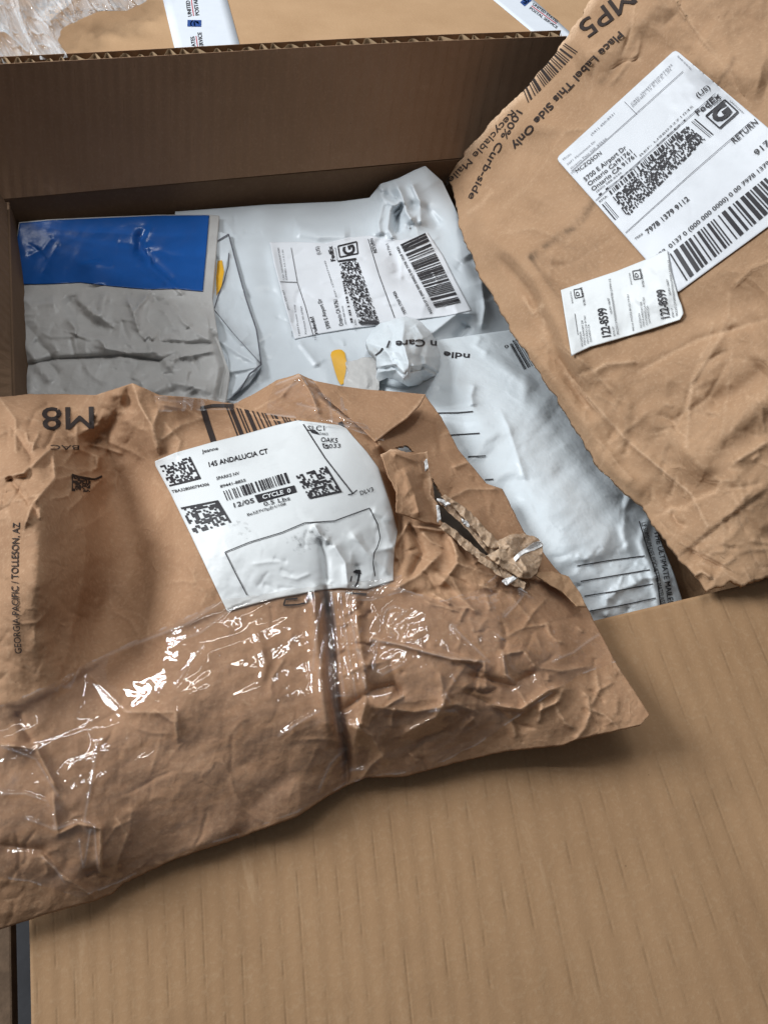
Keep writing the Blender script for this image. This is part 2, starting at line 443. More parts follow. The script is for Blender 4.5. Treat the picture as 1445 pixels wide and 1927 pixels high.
def film(name, milk=.04, rough=.07, refl=1.0, wrinkle=.5, wscale=45, dist=.004, tint=(.97, .95, .93)):
    m = bpy.data.materials.new(name); m.use_nodes = True; nt = m.node_tree; nt.nodes.clear()
    out = N(nt, 'ShaderNodeOutputMaterial'); co = N(nt, 'ShaderNodeTexCoord').outputs['Object']
    tr = N(nt, 'ShaderNodeBsdfTransparent'); tr.inputs[0].default_value = (*tint, 1)
    gl = N(nt, 'ShaderNodeBsdfGlossy'); gl.inputs['Roughness'].default_value = rough; gl.inputs['Color'].default_value = (1, 1, 1, 1)
    df = N(nt, 'ShaderNodeBsdfDiffuse'); df.inputs['Color'].default_value = (.85, .87, .9, 1)
    wa = N(nt, 'ShaderNodeAttribute', attribute_name='wear').outputs['Fac']
    wn = N(nt, 'ShaderNodeTexNoise', i_Scale=18.0, i_Detail=2.0); nt.links.new(co, wn.inputs['Vector'])
    ad = N(nt, 'ShaderNodeVectorMath', operation='MULTIPLY_ADD'); nt.links.new(wn.outputs['Color'], ad.inputs[0]); ad.inputs[1].default_value = (.05, .05, .05); nt.links.new(co, ad.inputs[2])
    vo = N(nt, 'ShaderNodeTexVoronoi', i_Scale=float(wscale)); nt.links.new(ad.outputs[0], vo.inputs['Vector'])
    nz = noise(nt, co, 90, 3, .6)
    hh = math_(nt, 'ADD', vo.outputs['Distance'], math_(nt, 'MULTIPLY', nz, .5))
    b = bump(nt, hh, wrinkle, dist)
    nt.links.new(b, gl.inputs['Normal'])
    fr = N(nt, 'ShaderNodeLayerWeight', i_Blend=.5); nt.links.new(b, fr.inputs['Normal'])
    fac = math_(nt, 'ADD', math_(nt, 'MULTIPLY', math_(nt, 'POWER', fr.outputs['Facing'], 5.0), .6), .034)
    m1 = N(nt, 'ShaderNodeMixShader'); nt.links.new(math_(nt, 'MULTIPLY', fac, refl), m1.inputs[0]); nt.links.new(tr.outputs[0], m1.inputs[1]); nt.links.new(gl.outputs[0], m1.inputs[2])
    m2 = N(nt, 'ShaderNodeMixShader'); mk = math_(nt, 'ADD', math_(nt, 'MULTIPLY', wa, .5), milk); nt.links.new(mk, m2.inputs[0])
    nt.links.new(m1.outputs[0], m2.inputs[1]); nt.links.new(df.outputs[0], m2.inputs[2]); nt.links.new(m2.outputs[0], out.inputs[0])
    return m

M_kraftA = paper('kraft_paper_crumpled', (.41, .24, .138), (.33, .186, .104), (.53, .35, .22), crease=.35)
M_kraftB = paper('kraft_paper_worn', (.405, .25, .145), (.335, .20, .112), (.51, .345, .22), crease=.34, vorscale=22)
M_kraftC = paper('kraft_paper_inner', (.40, .24, .13), (.30, .17, .09), (.5, .32, .2), crease=.5)
M_torn = paper('torn_paper_edge', (.47, .335, .225), (.36, .24, .155), (.62, .5, .39), crease=.4, vorscale=60, fibre=.8)
M_flap = board('corrugated_board_flap', (.37, .225, .121), (.315, .187, .098), (.45, .31, .19), 50, amp=.09)
M_back = board('corrugated_board_back', (.35, .215, .135), (.28, .168, .10), (.42, .27, .175), 52, amp=.15)
M_board_shaded = board('corrugated_board_shaded', (.19, .118, .072), (.15, .092, .056), (.24, .155, .098), 45, amp=.2)  # same board as the flaps; the interior's shade is put into this darker colour
M_card = paper('carton_top_board', (.50, .315, .175), (.44, .27, .145), (.58, .39, .23), crease=.0, fibre=.4)
M_medium = plain('corrugated_medium', (.31, .215, .13), .85, .1)
M_white = plain('white_poly_film', (.585, .63, .665), .34, .45, .05, .12, 40, dist=.004)
M_bubble = plain('white_padded_film', (.63, .68, .712), .38, .4, .06, .22, 52, dist=.006)
M_grey = plain('pale_crumpled_film', (.48, .47, .455), .36, .4, .08, .35, 60, dist=.004)
M_blue = plain('blue_print', (.008, .085, .33), .28, .5, .1, .2, 50)
M_label = plain('label_paper', (.68, .70, .735), .45, .3, .03, .08, 40, blotch=.3)
M_labelw = plain('scuffed_label_paper', (.70, .72, .725), .42, .35, .04, .15, 40, blotch=.4)
M_ink = plain('black_ink', (.028, .026, .03), .5, .3)
M_inkg = plain('grey_thermal_ink', (.10, .10, .12), .5, .3)
M_inkb = plain('ink_on_kraft', (.035, .025, .022), .7, .2)
M_yellow = plain('yellow_print', (.75, .40, .02), .4, .4)
M_usblue = plain('tape_blue_ink', (.02, .07, .27), .4, .3)
M_usred = plain('tape_red_ink', (.55, .03, .04), .4, .3)
M_tape = plain('white_paper_tape', (.72, .76, .82), .5, .3, .04, .1)
M_fuzz = plain('white_padding_foam', (.85, .85, .85), .95, .0, .05, .3, 300, dist=.001)
M_clear = film('clear_tape_film', .012, .05, 1.7, .03, 14)
M_wrap = film('stretch_wrap_film', .20, .08, 3.2, .15, 20, tint=(.93, .94, .96))
M_floor = plain('concrete_floor', (.045, .045, .05), .7, .3, .4, .5, 20)
M_wood = plain('pallet_wood', (.17, .11, .07), .8, .2, .4, .6, 80)
#==BUILD==
# ------------------------------------------------------------------ setting
o = link('floor', [(-8, -8, -.56), (8, -8, -.56), (8, 8, -.56), (-8, 8, -.56)], [(0, 1, 2, 3)], M_floor, None, False); o['kind'] = 'structure'

XL, XR, YF, YB, ZB = -.113, .431, .184, .733, -.40
pal = thing('wooden_pallet', 'weathered wooden pallet under the open carton', 'pallet', (.15, .45, -.56))
for k in range(7):
    b = MB(); x = -.336+k*.175; b.box((x, -.05, ZB-.022), (x+.1, 1.0, ZB-.004)); b.build('board', M_wood, pal, .002)
for y in (-.02, .42, .9):
    b = MB(); b.box((-.30, y, -.557), (.80, y+.08, ZB-.0225)); b.build('bearer', M_wood, pal, .002)

# ------------------------------------------------------------------ open carton
box = thing('open_carton', 'large open corrugated carton holding the mailers, front flap folded down', 'cardboard box', (.16, .458, ZB))
T = .007
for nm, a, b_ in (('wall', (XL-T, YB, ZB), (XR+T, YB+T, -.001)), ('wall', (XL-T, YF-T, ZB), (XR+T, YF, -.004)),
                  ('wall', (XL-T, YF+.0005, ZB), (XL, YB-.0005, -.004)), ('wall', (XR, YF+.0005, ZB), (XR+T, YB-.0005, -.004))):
    m = MB(); m.box(a, b_); o = m.build(nm, M_board_shaded, box)
m = MB(); m.box((XL, YF, ZB-.003), (XR, YB, ZB+.004)); m.build('bottom', M_board_shaded, box)
# front flap: folded outwards, sagging towards the viewer
ff = Coons([(46, 1425), (440, 1331), (840, 1235), (1130, 1165), (1445, 1090), (1760, 1015)], [(1760, 1015), (2350, 2050)],
           [(62, 2050), (480, 2050), (945, 2050), (1430, 2050), (1880, 2050), (2350, 2050)], [(46, 1425), (57, 1780), (62, 2050)],
           tt=[0, .232, .467, .638, .823, 1], tb=[0, .232, .467, .638, .823, 1])
def h_ff(px, py):
    yc = 1434-.238*px
    t = np.clip((py-yc)/900, 0, 1.3)
    return .001-.034*t**1.1+.004*(fbm(px/420, py/420, 4, 2)-.5)*t + strokes(px, py, [([(1330, 1480), (1420, 1640), (1500, 1900)], -1.8, 60, 'g')])
patch('front_flap', ff, h_ff, M_flap, box, 260, 160, .006)
# left flap: rear part stood up and lengthened out of view to cast shade
nv_, nu_ = 60, 14; SV = []
for s_ in (0, .006):
    for j in range(nv_):
        t = j/(nv_-1); y = YB-.012-t*(YB-YF-.014); f = min(1, max(0, (t-.36)/.18)); f = f*f*(3-2*f); lean = math.radians(14+78*f)
        for i in range(nu_):
            d_ = .19*i/(nu_-1); bow = .004*math.sin(math.pi*i/(nu_-1))
            SV.append((XL-.0008-d_*math.sin(lean)-bow*math.cos(lean)-s_*math.cos(lean), y, .0008+d_*math.cos(lean)-bow*math.sin(lean)-s_*math.sin(lean)))
n_ = nu_*nv_; idx = np.arange(n_).reshape(nv_, nu_); q = np.stack([idx[:-1, :-1], idx[1:, :-1], idx[1:, 1:], idx[:-1, 1:]], -1).reshape(-1, 4)
F = [q, q[:, ::-1]+n_]
for ring in (idx[0, ::-1], idx[-1, :], idx[:, 0], idx[::-1, -1]): F.append(np.stack([ring[:-1], ring[1:], ring[1:]+n_, ring[:-1]+n_], -1)[:, ::-1])
uu, vv_ = np.meshgrid(np.linspace(0, 1, nu_), np.linspace(0, 1, nv_)); uv = np.stack([vv_, uu], -1).reshape(-1, 2)
link('shading_side_flap', SV, np.concatenate(F), M_board_shaded, box, False, np.r_[uv, uv])
# back flap: stands up, leaning slightly back; bare corrugated edge on top
def y_crease(px): return 375.-.09*px
def y_top(px): return 121-.047*px-9*np.exp(-((px-720)/420.)**2)*.6
bft = [(x, float(y_top(x))) for x in range(-120, 1071, 70)]+[(1066, float(y_top(1066)))]
bft = sorted(set(p for p in bft if p[0] <= 1066))
bfb = [(-85, 382.6), (200, 357), (500, 330), (800, 303), (1012, 284)]
bf = Coons(bft, [(1066, float(y_top(1066))), (1012, 284)], bfb, [(-120, float(y_top(-120))), (-85, 382.6)])
ZT = .1095
def flap_grid(nu, nv, off):
    u = np.linspace(0, 1, nu); v = np.linspace(0, 1, nv); P = bf(u, v); px, py = P[..., 0], P[..., 1]
    V = np.repeat(v[:, None], nu, 1); t = 1-V
    z = ZT*t
    w3 = W(px, py, z)
    w3[..., 1] += off+.0015*np.sin(V*math.pi)*(fbm(px/160, py/160, 9, 2)-.5)*2
    return w3
def sheet(name, nu, nv, o0, o1, mat, parent):
    a = flap_grid(nu, nv, o0).reshape(-1, 3); b = flap_grid(nu, nv, o1).reshape(-1, 3); n = nu*nv
    idx = np.arange(n).reshape(nv, nu); q = np.stack([idx[:-1, :-1], idx[1:, :-1], idx[1:, 1:], idx[:-1, 1:]], -1).reshape(-1, 4)
    F = [q, q[:, ::-1]+n]
    for ring in (idx[0, ::-1], idx[-1, :], idx[:, 0], idx[::-1, -1]): F.append(np.stack([ring[:-1], ring[1:], ring[1:]+n, ring[:-1]+n], -1)[:, ::-1])
    u, v = np.meshgrid(np.linspace(0, 1, nu), np.linspace(0, 1, nv)); uv = np.stack([u, v], -1).reshape(-1, 2)
    return link(name, np.r_[a, b], np.concatenate(F), mat, parent, False, np.r_[uv, uv])
sheet('back_flap', 160, 40, 0, .0007, M_back, box)
sheet('back_flap', 160, 40, .0135, .0142, M_back, box)
nf = 41; nn = nf*14; a0 = flap_grid(nn, 12, .0012); rb = np.zeros((2, 5, nn, 3))
ph = np.linspace(0, nf*2*math.pi, nn); ph = ph+.9*np.sin(ph*.37)+.5*np.sin(ph*.13+1)
prof = .0062+.0060*np.sin(ph)*(1+.06*np.sin(ph*.21))
for r in range(5):
    base = a0[r]
    drop = (.0016+.0011*np.sin(ph*.17)+.0005*np.sin(ph*1.3)) if r == 0 else 0
    for s_, off in ((0, 0), (1, .0005)):
        rb[s_, r] = base; rb[s_, r, :, 1] += prof+off-.0002; rb[s_, r, :, 2] -= drop
vv = rb.reshape(-1, 3); n1 = 5*nn; idx = np.arange(n1).reshape(5, nn)
q = np.stack([idx[:-1, :-1], idx[1:, :-1], idx[1:, 1:], idx[:-1, 1:]], -1).reshape(-1, 4)
tp = np.stack([idx[0, :-1], idx[0, 1:], idx[0, 1:]+n1, idx[0, :-1]+n1], -1)
link('corrugated_medium', vv, np.concatenate([q, q[:, ::-1]+n1, tp]), M_medium, box)

# ------------------------------------------------------------------ carton behind
BZ = .088
bb = thing('sealed_carton', 'sealed brown carton with printed white tape behind the open carton', 'cardboard box', (.2, 1.2, BZ-.5))
m = MB(); m.box((-.62, .79, BZ-.5), (1.35, 1.75, BZ)); o = m.build('body', M_card, bb, .003)
def tape(q, inks, nm):
    c = Coons([q[0], q[1]], [q[1], q[2]], [q[3], q[2]], [q[0], q[3]])
    t = patch(nm, c, BZ+.0006, M_tape, bb, 8, 16, .0004)
    for ink, mt in inks:
        ink.build('printing', BZ+.0006, .0003, mt, t, ymin=.794)
black, blu, red = Ink(), Ink(), Ink()
def tape_unit(o_, d, n, s):
    """one repeat of the tape print; o_ = origin, d = reading direction, n = up direction of letters, s = px unit"""
    o_ = np.array(o_, float); d = np.array(d, float); n = np.array(n, float); P = lambda x, y: tuple(o_+d*x*s+n*y*s)
    blu.quad(P(0, 0), P(12, -2), P(16, 24), P(4, 26), 2, 2)
    wht.line([P(2, 18), P(9, 19), P(14, 14)], 2.2*s); wht.line([P(3, 12), P(11, 12)], 2.6*s); wht.poly([P(4, 3), P(10, 4), P(13, 12), P(8, 8)])
    red.line([P(22, 11.5), P(82, 11.5)], 1.5*s)
    def txt(t, x0, x1, y):
        v, f = text_shape(t, .02); L = x1-x0
        p = np.array([P(x0+a*L, y+b*7.6) for a, b in v]); black.add(p, f)
    txt('UNITED STATES', 22, 82, 15); txt('POSTAL SERVICE', 22, 88, .5)
wht = Ink()
tape_unit((379, 50), (-.14, -1), (-.98, .14), 1.0); tape_unit((392, 148), (-.14, -1), (-.98, .14), 1.0)
tape([(300, -30), (420, -30), (458, 108), (334, 112)], [(black, M_ink), (blu, M_usblue), (red, M_usred), (wht, M_tape)], 'tape')
black, blu, red, wht = Ink(), Ink(), Ink(), Ink()
tape_unit((978, 4), (.82, .60), (.42, -.55), .95); tape_unit((900, -62), (.82, .60), (.42, -.55), .95)
tape([(880, -40), (960, -40), (1085, 72), (1015, 72)], [(black, M_ink), (blu, M_usblue), (red, M_usred), (wht, M_tape)], 'tape')
# carton seam on top of the back carton
# stretch wrap draped on it
sw = Coons([(-60, -40), (60, -40), (170, -40), (290, -40)], [(290, -40), (275, 2), (240, 20), (200, 18), (165, 30), (120, 52), (108, 75), (128, 108)],
           [(-60, 128), (0, 120), (60, 116), (128, 108)], [(-60, -40), (-60, 128)], rag=3)
def h_sw(px, py):
    a = .5+.5*np.tanh((px-20)/60)
    return BZ+.004+.016*ridged((px*.5+py*.9)/110, (px*.9-py*.5)/34, 3, 3)+.0035*crumple(px, py, 46, 5)+.010*fbm(px/70, py/70, 2, 2)
o = patch('stretch_wrap', sw, h_sw, M_wrap, None, 150, 110, .0003, shell=False, attrs={'wear': lambda px, py: .9*np.clip(ridged((px*.5+py*.9)/90, (px*.9-py*.5)/22, 3, 3)-.45, 0, 1)})
o['label'] = 'bunched clear plastic stretch wrap lying on the sealed carton at the top left'; o['category'] = 'plastic wrap'

# ------------------------------------------------------------------ mailers inside
# lower kraft parcel glimpsed in the gap
kp = Coons([(1130, 880), (1300, 860), (1600, 900)], [(1600, 900), (1640, 1180)], [(1150, 1230), (1350, 1200), (1640, 1180)], [(1130, 880), (1150, 1230)])
def h_kp(px, py): return -.055+.006*crumple(px, py, 90, 12)+strokes(px, py, [([(1240, 1010), (1290, 1120), (1330, 1180)], 8, 26, 'g'), ([(1300, 1000), (1345, 1110)], -6, 14, 'r')])
o = patch('kraft_parcel', kp, h_kp, M_kraftC, None, 110, 80, .02)
o['label'] = 'brown paper parcel deep in the carton, glimpsed right of the padded white mailer'; o['category'] = 'parcel'

# --- white poly mailer with a return label
wm = Coons([(330, 398), (400, 393), (500, 385), (640, 379), (695, 372), (716, 346), (750, 335), (780, 320), (800, 312), (832, 341)],
           [(832, 341), (872, 425), (905, 512), (935, 565), (966, 612), (1000, 700)],
           [(340, 860), (600, 860), (900, 800), (1000, 700)], [(330, 398), (325, 600), (340, 860)])
t_wm = tps([(330, 400, -.027), (400, 393, -.026), (500, 385, -.026), (640, 380, -.026), (716, 346, -.014), (800, 318, -.003), (832, 341, -.014), (450, 500, -.036), (600, 450, -.027), (750, 450, -.022), (850, 480, -.026),
            (600, 560, -.034), (750, 560, -.030), (870, 580, -.034), (950, 600, -.050), (600, 700, -.036), (480, 690, -.038), (420, 780, -.045), (900, 760, -.06), (700, 800, -.055), (340, 860, -.07), (990, 700, -.065)])
wm_s = [
    ([(716, 350), (722, 372), (745, 385), (757, 380)], 9, 9, 'g'), ([(745, 345), (757, 372), (765, 400), (778, 420)], 10, 8, 'r'), ([(757, 380), (748, 400), (745, 440)], -9, 7, 'r'),
    ([(722, 378), (712, 420), (716, 444)], 5, 8, 'r'), ([(735, 388), (730, 430), (742, 452)], 5, 6, 'r'), ([(772, 340), (790, 380), (792, 425)], 6, 10, 'r'),
    ([(765, 385), (800, 395), (830, 430)], -4, 10, 'g'), ([(800, 320), (850, 400), (890, 480), (915, 560)], 5, 26, 'g'), ([(700, 350), (730, 370), (752, 376)], -7, 8, 'r'),
    ([(895, 590), (860, 590), (815, 625), (790, 640)], 6, 9, 'r'), ([(880, 610), (860, 640)], -5, 10, 'g'), ([(905, 520), (912, 580), (905, 620)], 4, 8, 'r'),
    ([(560, 640), (600, 690)], 3, 8, 'r'), ([(553, 433), (600, 442), (660, 440)], 4, 12, 'g'), ([(508, 458), (520, 520), (548, 630)], 2.5, 10, 'g'),
    ([(660, 470), (700, 520), (760, 560), (820, 575)], 4, 26, 'g'), ([(700, 455), (740, 475), (755, 520)], -4, 16, 'g'), ([(505, 380), (470, 470), (480, 560)], 3, 30, 'g'), ([(880, 480), (930, 560)], -5, 14, 'g')]
wm_s += fine_creases(60, [(410, 400), (820, 340), (930, 600), (600, 720), (430, 740)], .9, 11, 20, 110, 3.2)
def h_wm(px, py): return t_wm(px, py)+strokes(px, py, wm_s)+.0035*(fbm(px/110, py/110, 21, 3)-.5)+.0022*crumple(px, py, 95, 8)*np.clip((px-650)/250, .15, 1)
wmt = thing('poly_mailer', 'smooth white plastic mailer with return label, bunched corner and yellow mark', 'mailer', tuple(W(650, 520, -.08)))
patch('envelope', wm, h_wm, M_white, wmt, 300, 220, .010)
def hs(f, e): return lambda px, py: f(px, py)+e
lb = Coons([(508, 456), (560, 455), (613, 458), (655, 447), (696, 443), (716, 448), (752, 452), (775, 448), (804, 437)], [(804, 437), (833, 480), (858, 530), (887, 584)],
           [(555, 638), (600, 628), (660, 618), (712, 612), (790, 600), (840, 594), (887, 584)], [(508, 456), (517, 500), (535, 570), (555, 638)])
lbo = patch('shipping_label', lb, hs(h_wm, .0010), M_label, wmt, 130, 90, .0006)
k = Ink()
k.text('FROM:', (552, 634), (550, 622), 2.2); k.text('ruleds!', (598, 627), (589.5, 595), 7.5, .015); k.text('TO', (596, 640), (594, 631), 3)
k.text('(701) 629-367', (545, 583), (534, 545), 3); k.text('13024 Frontier Loop', (565, 631), (555, 573), 3); k.text('Piedmont SD 57769', (577, 628), (568, 576), 3)
k.text('5700 E Airport Dr', (622, 617), (603.5, 561), 7.5, .012); k.text('Ontario CA 91761', (646, 612), (634.5, 562.5), 8, .012)
k.text('(US)', (603.6, 478), (600, 463), 7.5); k.text('FedEx', (631, 490), (624.5, 462), 8.5, .03); k.text('Ground', (636, 489), (632, 466), 3)
k.frame([(636, 462.8), (671, 454.5), (673.4, 476.7), (639.5, 483.7)], 2.4); k.text('G', (669, 476), (664.5, 459.5), 22, .035)
k.matrix((676, 607), (636, 496), (672, 489), (714, 607), 54, 20, 3, fill=.5)
k.quad((676, 609), (674, 605), (713, 604), (714, 609), 1, 6); k.quad((636, 493), (635, 490), (670, 485), (671, 489), 1, 6); k.quad((679, 611.5), (678, 610.3), (714, 610.3), (714.5, 611.5), 1, 5)
k.line([(548, 466), (559.7, 532), (574, 575), (589.6, 632)], 1.0); k.line([(527, 530), (559, 531)], 1); k.line([(692.6, 449.5), (712.6, 516), (727, 556), (742.5, 598)], 1.2)
k.text('CAD: 250744795/INET4280', (536, 527), (525, 466), 3); k.text('DIMMED: 4 X 11 X 1 IN', (541, 526), (533, 470), 3)
k.text('RETURN', (709.5, 474.5), (701, 448), 6.5, .015); k.text('91761', (737.5, 479.5), (730, 458), 5); k.text('7978 1769 9426', (765, 589), (743, 547), 6, .015)
k.text('9622 0137 0 (000 000 0000) 0 00 7978 1769 9426', (814, 589), (749, 463), 5, .015)
k.bars((753, 460), (819, 579), (867, 569), (800, 438), 86, 5, 10)
k.bars((660, 607), (640, 510), (644, 508), (664, 606), 50, 15, 2); k.text('REF: 1Z9603271045', (634, 558), (612, 490), 2.5); k.text('RMA:', (671, 611), (669, 600), 3); k.text('(800) 888-8546', (652, 610), (645, 575), 2.6)
k.build('printing', hs(h_wm, .0010), .0006, M_ink, lbo)
k = Ink(); k.poly([(622, 668), (624, 662), (629, 659), (637, 657.5), (644, 658.5), (649, 664), (652, 680), (651, 698), (648, 712), (647, 722), (641, 724), (636, 716), (630, 698)]); k.build('yellow_mark', h_wm, .0007, M_yellow, wmt)

# --- folded corner flap of the poly mailer with dark printed outline
fc = Coons([(398, 436), (415, 436), (431, 440)], [(431, 440), (452, 520), (482, 618), (493, 686)], [(396, 770), (430, 752), (470, 720), (493, 686)], [(398, 436), (400, 600), (396, 770)])
fc_s = [([(403, 585), (450, 640), (493, 686)], 4, 6, 'r'), ([(412, 640), (450, 665), (490, 688)], 3, 6, 'r'), ([(425, 700), (460, 695), (490, 688)], 4, 5, 'r'), ([(436, 745), (462, 715), (490, 690)], 4, 5, 'r'),
        ([(408, 645), (428, 668), (432, 720)], -4, 6, 'r'), ([(409, 560), (406, 480)], -4, 6, 'g'), ([(432, 470), (420, 520), (408, 565)], 3, 6, 'r')]
def h_fc(px, py): return h_wm(px, py)+.0035+strokes(px, py, fc_s)+.003*crumple(px, py, 45, 4)
o = patch('folded_corner', fc, h_fc, M_white, wmt, 60, 130, .0012)
k = Ink(); k.line([(410, 453), (430.5, 440.5), (452, 522), (464, 565), (482.5, 618.8), (486, 640), (492, 686), (470, 703), (452, 735), (432, 753)], 2.2)
k.line([(431, 476), (430, 500), (422, 528), (411, 556), (404, 580)], 1.8); k.line([(403, 582), (440, 628), (491, 684)], 1.0)
k.build('printing', h_fc, .0008, M_inkg, o)
k = Ink(); k.poly([(410, 491), (418, 489.5), (422, 511), (417, 540), (408, 556), (407, 520)]); k.build('yellow_mark', h_fc, .0009, M_yellow, o)

# --- blue and white mailer
bmC = Coons([(36, 418), (90, 413), (150, 410), (300, 404), (394, 404), (413, 406)], [(413, 406), (405, 500), (400, 560), (412, 640), (432, 700), (420, 790)],
            [(36, 830), (200, 840), (420, 790)], [(36, 418), (24, 520), (22, 545), (28, 640), (36, 740), (36, 830)])
t_bm = tps([(36, 418, -.021), (200, 408, -.023), (413, 406, -.023), (30, 540, -.045), (150, 480, -.034), (300, 480, -.032), (400, 500, -.030), (100, 600, -.038), (250, 600, -.032), (360, 600, -.028), (400, 620, -.027),
            (35, 700, -.045), (200, 700, -.032), (350, 700, -.028), (420, 700, -.030), (36, 830, -.045), (220, 840, -.03), (415, 790, -.034)])
bm_s = [([(120, 560), (150, 590), (190, 615), (225, 625)], -6, 14, 'g'), ([(140, 560), (190, 600), (220, 620)], 3, 9, 'r'), ([(148, 627), (200, 637), (265, 645), (300, 645)], 5, 5, 's', 40), ([(185, 636), (200, 655), (240, 665), (300, 662)], 3, 6, 'r'),
        ([(40, 690), (100, 676), (210, 671), (230, 669), (300, 679), (330, 667), (340, 676)], -6, 3.5, 'r'), ([(300, 645), (350, 647), (408, 645)], -4, 5, 'r'), ([(300, 679), (360, 668), (405, 660)], 3.5, 5, 'r'),
        ([(45, 640), (75, 690), (100, 720)], 4, 10, 'g'), ([(65, 640), (90, 660), (105, 680)], -3, 6, 'r'), ([(90, 680), (112, 706)], -4, 5, 'r'), ([(128, 600), (145, 620), (140, 632)], 4, 8, 'r'),
        ([(240, 560), (255, 600), (262, 625)], 4, 5, 'r'), ([(250, 590), (275, 560), (285, 545)], 4, 6, 'r'), ([(275, 545), (300, 570), (345, 580)], -3, 7, 'r'), ([(270, 430), (265, 470), (290, 500), (330, 540)], -5, 12, 'g'), ([(283, 430), (272, 455), (285, 500), (325, 535), (350, 560)], 4, 6, 'r'),
        ([(170, 490), (180, 540)], 3, 18, 'g'), ([(270, 640), (280, 630), (290, 640)], 5, 5, 'r'), ([(395, 620), (408, 640), (425, 690), (410, 760)], -5, 7, 'g'), ([(310, 560), (350, 610), (405, 650)], 3, 8, 'r'),
        ([(200, 548), (190, 590), (170, 600)], 3, 9, 'g'), ([(60, 700), (55, 740), (70, 770)], 3, 12, 'g'), ([(120, 690), (200, 720), (320, 730)], 2, 30, 'g'), ([(40, 560), (60, 575), (110, 570)], 3, 8, 'r'), ([(280, 740), (330, 720), (400, 735)], 3, 10, 'g')]
bm_s += fine_creases(110, [(40, 545), (395, 555), (415, 770), (40, 770)], 1.2, 12, 16, 110, 3.2)+fine_creases(12, [(40, 430), (380, 420), (380, 540), (40, 530)], .8, 13, 20, 110, 4)
def h_bm(px, py):
    a = np.clip((py-520)/60, .25, 1)
    return t_bm(px, py)+strokes(px, py, bm_s)*1.1+a*(.0050*crumple(px, py, 85, 31)+.0022*crumple(px, py, 32, 32))+.002*(fbm(px/60, py/60, 2, 3)-.5)
bmt = thing('blue_and_white_mailer', 'crumpled grey mailer with wide blue band in the left rear of the carton', 'mailer', tuple(W(220, 600, -.09)))
patch('envelope', bmC, h_bm, M_grey, bmt, 210, 220, .012)
bp = Coons([(38, 420), (90, 415), (150, 412), (300, 405.5), (394, 405)], [(394, 405), (389, 470), (382, 548)], [(25, 535), (90, 534), (152, 531), (210, 538), (277, 544), (330, 543), (382, 548)], [(38, 420), (28, 480), (25, 535)])
patch('blue_band', bp, h_bm, M_blue, bmt, 150, 70, .0004, lift=.0009)

# --- padded white mailer
pm = Coons([(640, 735), (672, 690), (740, 668), (822, 640), (900, 629), (968, 620), (985, 622)], [(985, 622), (1045, 705), (1130, 845), (1190, 925), (1222, 968), (1248, 1030), (1268, 1080), (1285, 1135), (1300, 1200)],
           [(820, 1260), (1000, 1240), (1180, 1215), (1300, 1200)], [(640, 735), (660, 900), (820, 1260)])
t_pm = tps([(640, 735, -.030), (760, 665, -.022), (900, 630, -.030), (985, 622, -.040), (1040, 700, -.036), (900, 700, -.020), (800, 760, -.014), (1000, 800, -.006), (1120, 850, -.024), (950, 950, -.006), (1080, 950, -.002),
            (1190, 930, -.026), (1225, 985, -.030), (1150, 1060, -.010), (1240, 1080, -.026), (1285, 1140, -.036), (1120, 1160, -.018), (1000, 1150, -.012), (800, 1000, -.012), (850, 1250, -.03), (1290, 1200, -.04), (1150, 1215, -.026)])
pm_s = [([(850, 655), (905, 672), (960, 690), (1030, 702), (1075, 740)], 7, 12, 's', 90), ([(905, 660), (960, 700), (1010, 735)], 3, 12, 'g'), ([(893, 723), (886, 745), (890, 765)], 3.5, 7, 'r'), ([(720, 745), (800, 720), (880, 725)], 3, 14, 'g'),
        ([(940, 770), (955, 800), (990, 910)], 2, 7, 'r'), ([(860, 730), (930, 830)], 2, 20, 'g'), ([(1190, 925), (1170, 960), (1172, 1000), (1185, 1040)], 3.5, 8, 'g'), ([(1172, 930), (1168, 990)], -3, 6, 'r'),
        ([(1222, 968), (1205, 1020), (1230, 1090), (1240, 1150)], 3, 8, 'g'), ([(1085, 1070), (1120, 1060), (1180, 1050), (1230, 1060)], -2.5, 14, 'g'), ([(1140, 1130), (1165, 1110), (1205, 1095)], 2.5, 8, 'r'), ([(1110, 1150), (1140, 1140), (1142, 1120)], 3, 7, 'r'),
        ([(1175, 1160), (1180, 1140)], -3, 5, 'r'), ([(1195, 1058), (1215, 1070)], 2.5, 6, 'r'), ([(1200, 1090), (1240, 1085), (1260, 1100)], 3, 7, 'r'), ([(1100, 1060), (1130, 1040), (1150, 990)], 2, 16, 'g'),
        ([(905, 632), (895, 650), (920, 665)], 2.5, 7, 'r'), ([(1030, 690), (1060, 720)], 3, 8, 'g'), ([(990, 700), (985, 760)], 1.6, 10, 'g')]
pm_s += fine_creases(40, [(830, 660), (980, 640), (1180, 930), (1270, 1140), (1100, 1160), (900, 900)], .4, 14, 20, 90, 3.2)+fine_creases(40, [(1060, 1040), (1240, 1000), (1280, 1150), (1120, 1170)], 0.8, 15, 14, 60, 2.6)
def h_pm(px, py):
    inner = np.clip((py-740)/60, 0, 1)*np.clip((1190-(px-(py-900)*.3)*1.0)/60, 0, 1)
    return t_pm(px, py)+strokes(px, py, pm_s)+.0022*(fbm(px/46+py/150, py/40, 77, 2)-.5)*inner*1.6+.004*(fbm(px/150, py/190, 7, 2)-.5)+.0018*crumple(px, py, 70, 18)*np.clip((py-1000)/100, .1, 1)
pmt = thing('padded_mailer', 'padded white mailer with ruled address lines and a crumpled torn end', 'mailer', tuple(W(1000, 900, -.04)))
patch('envelope', pm, h_pm, M_bubble, pmt, 240, 260, .012)
k = Ink()
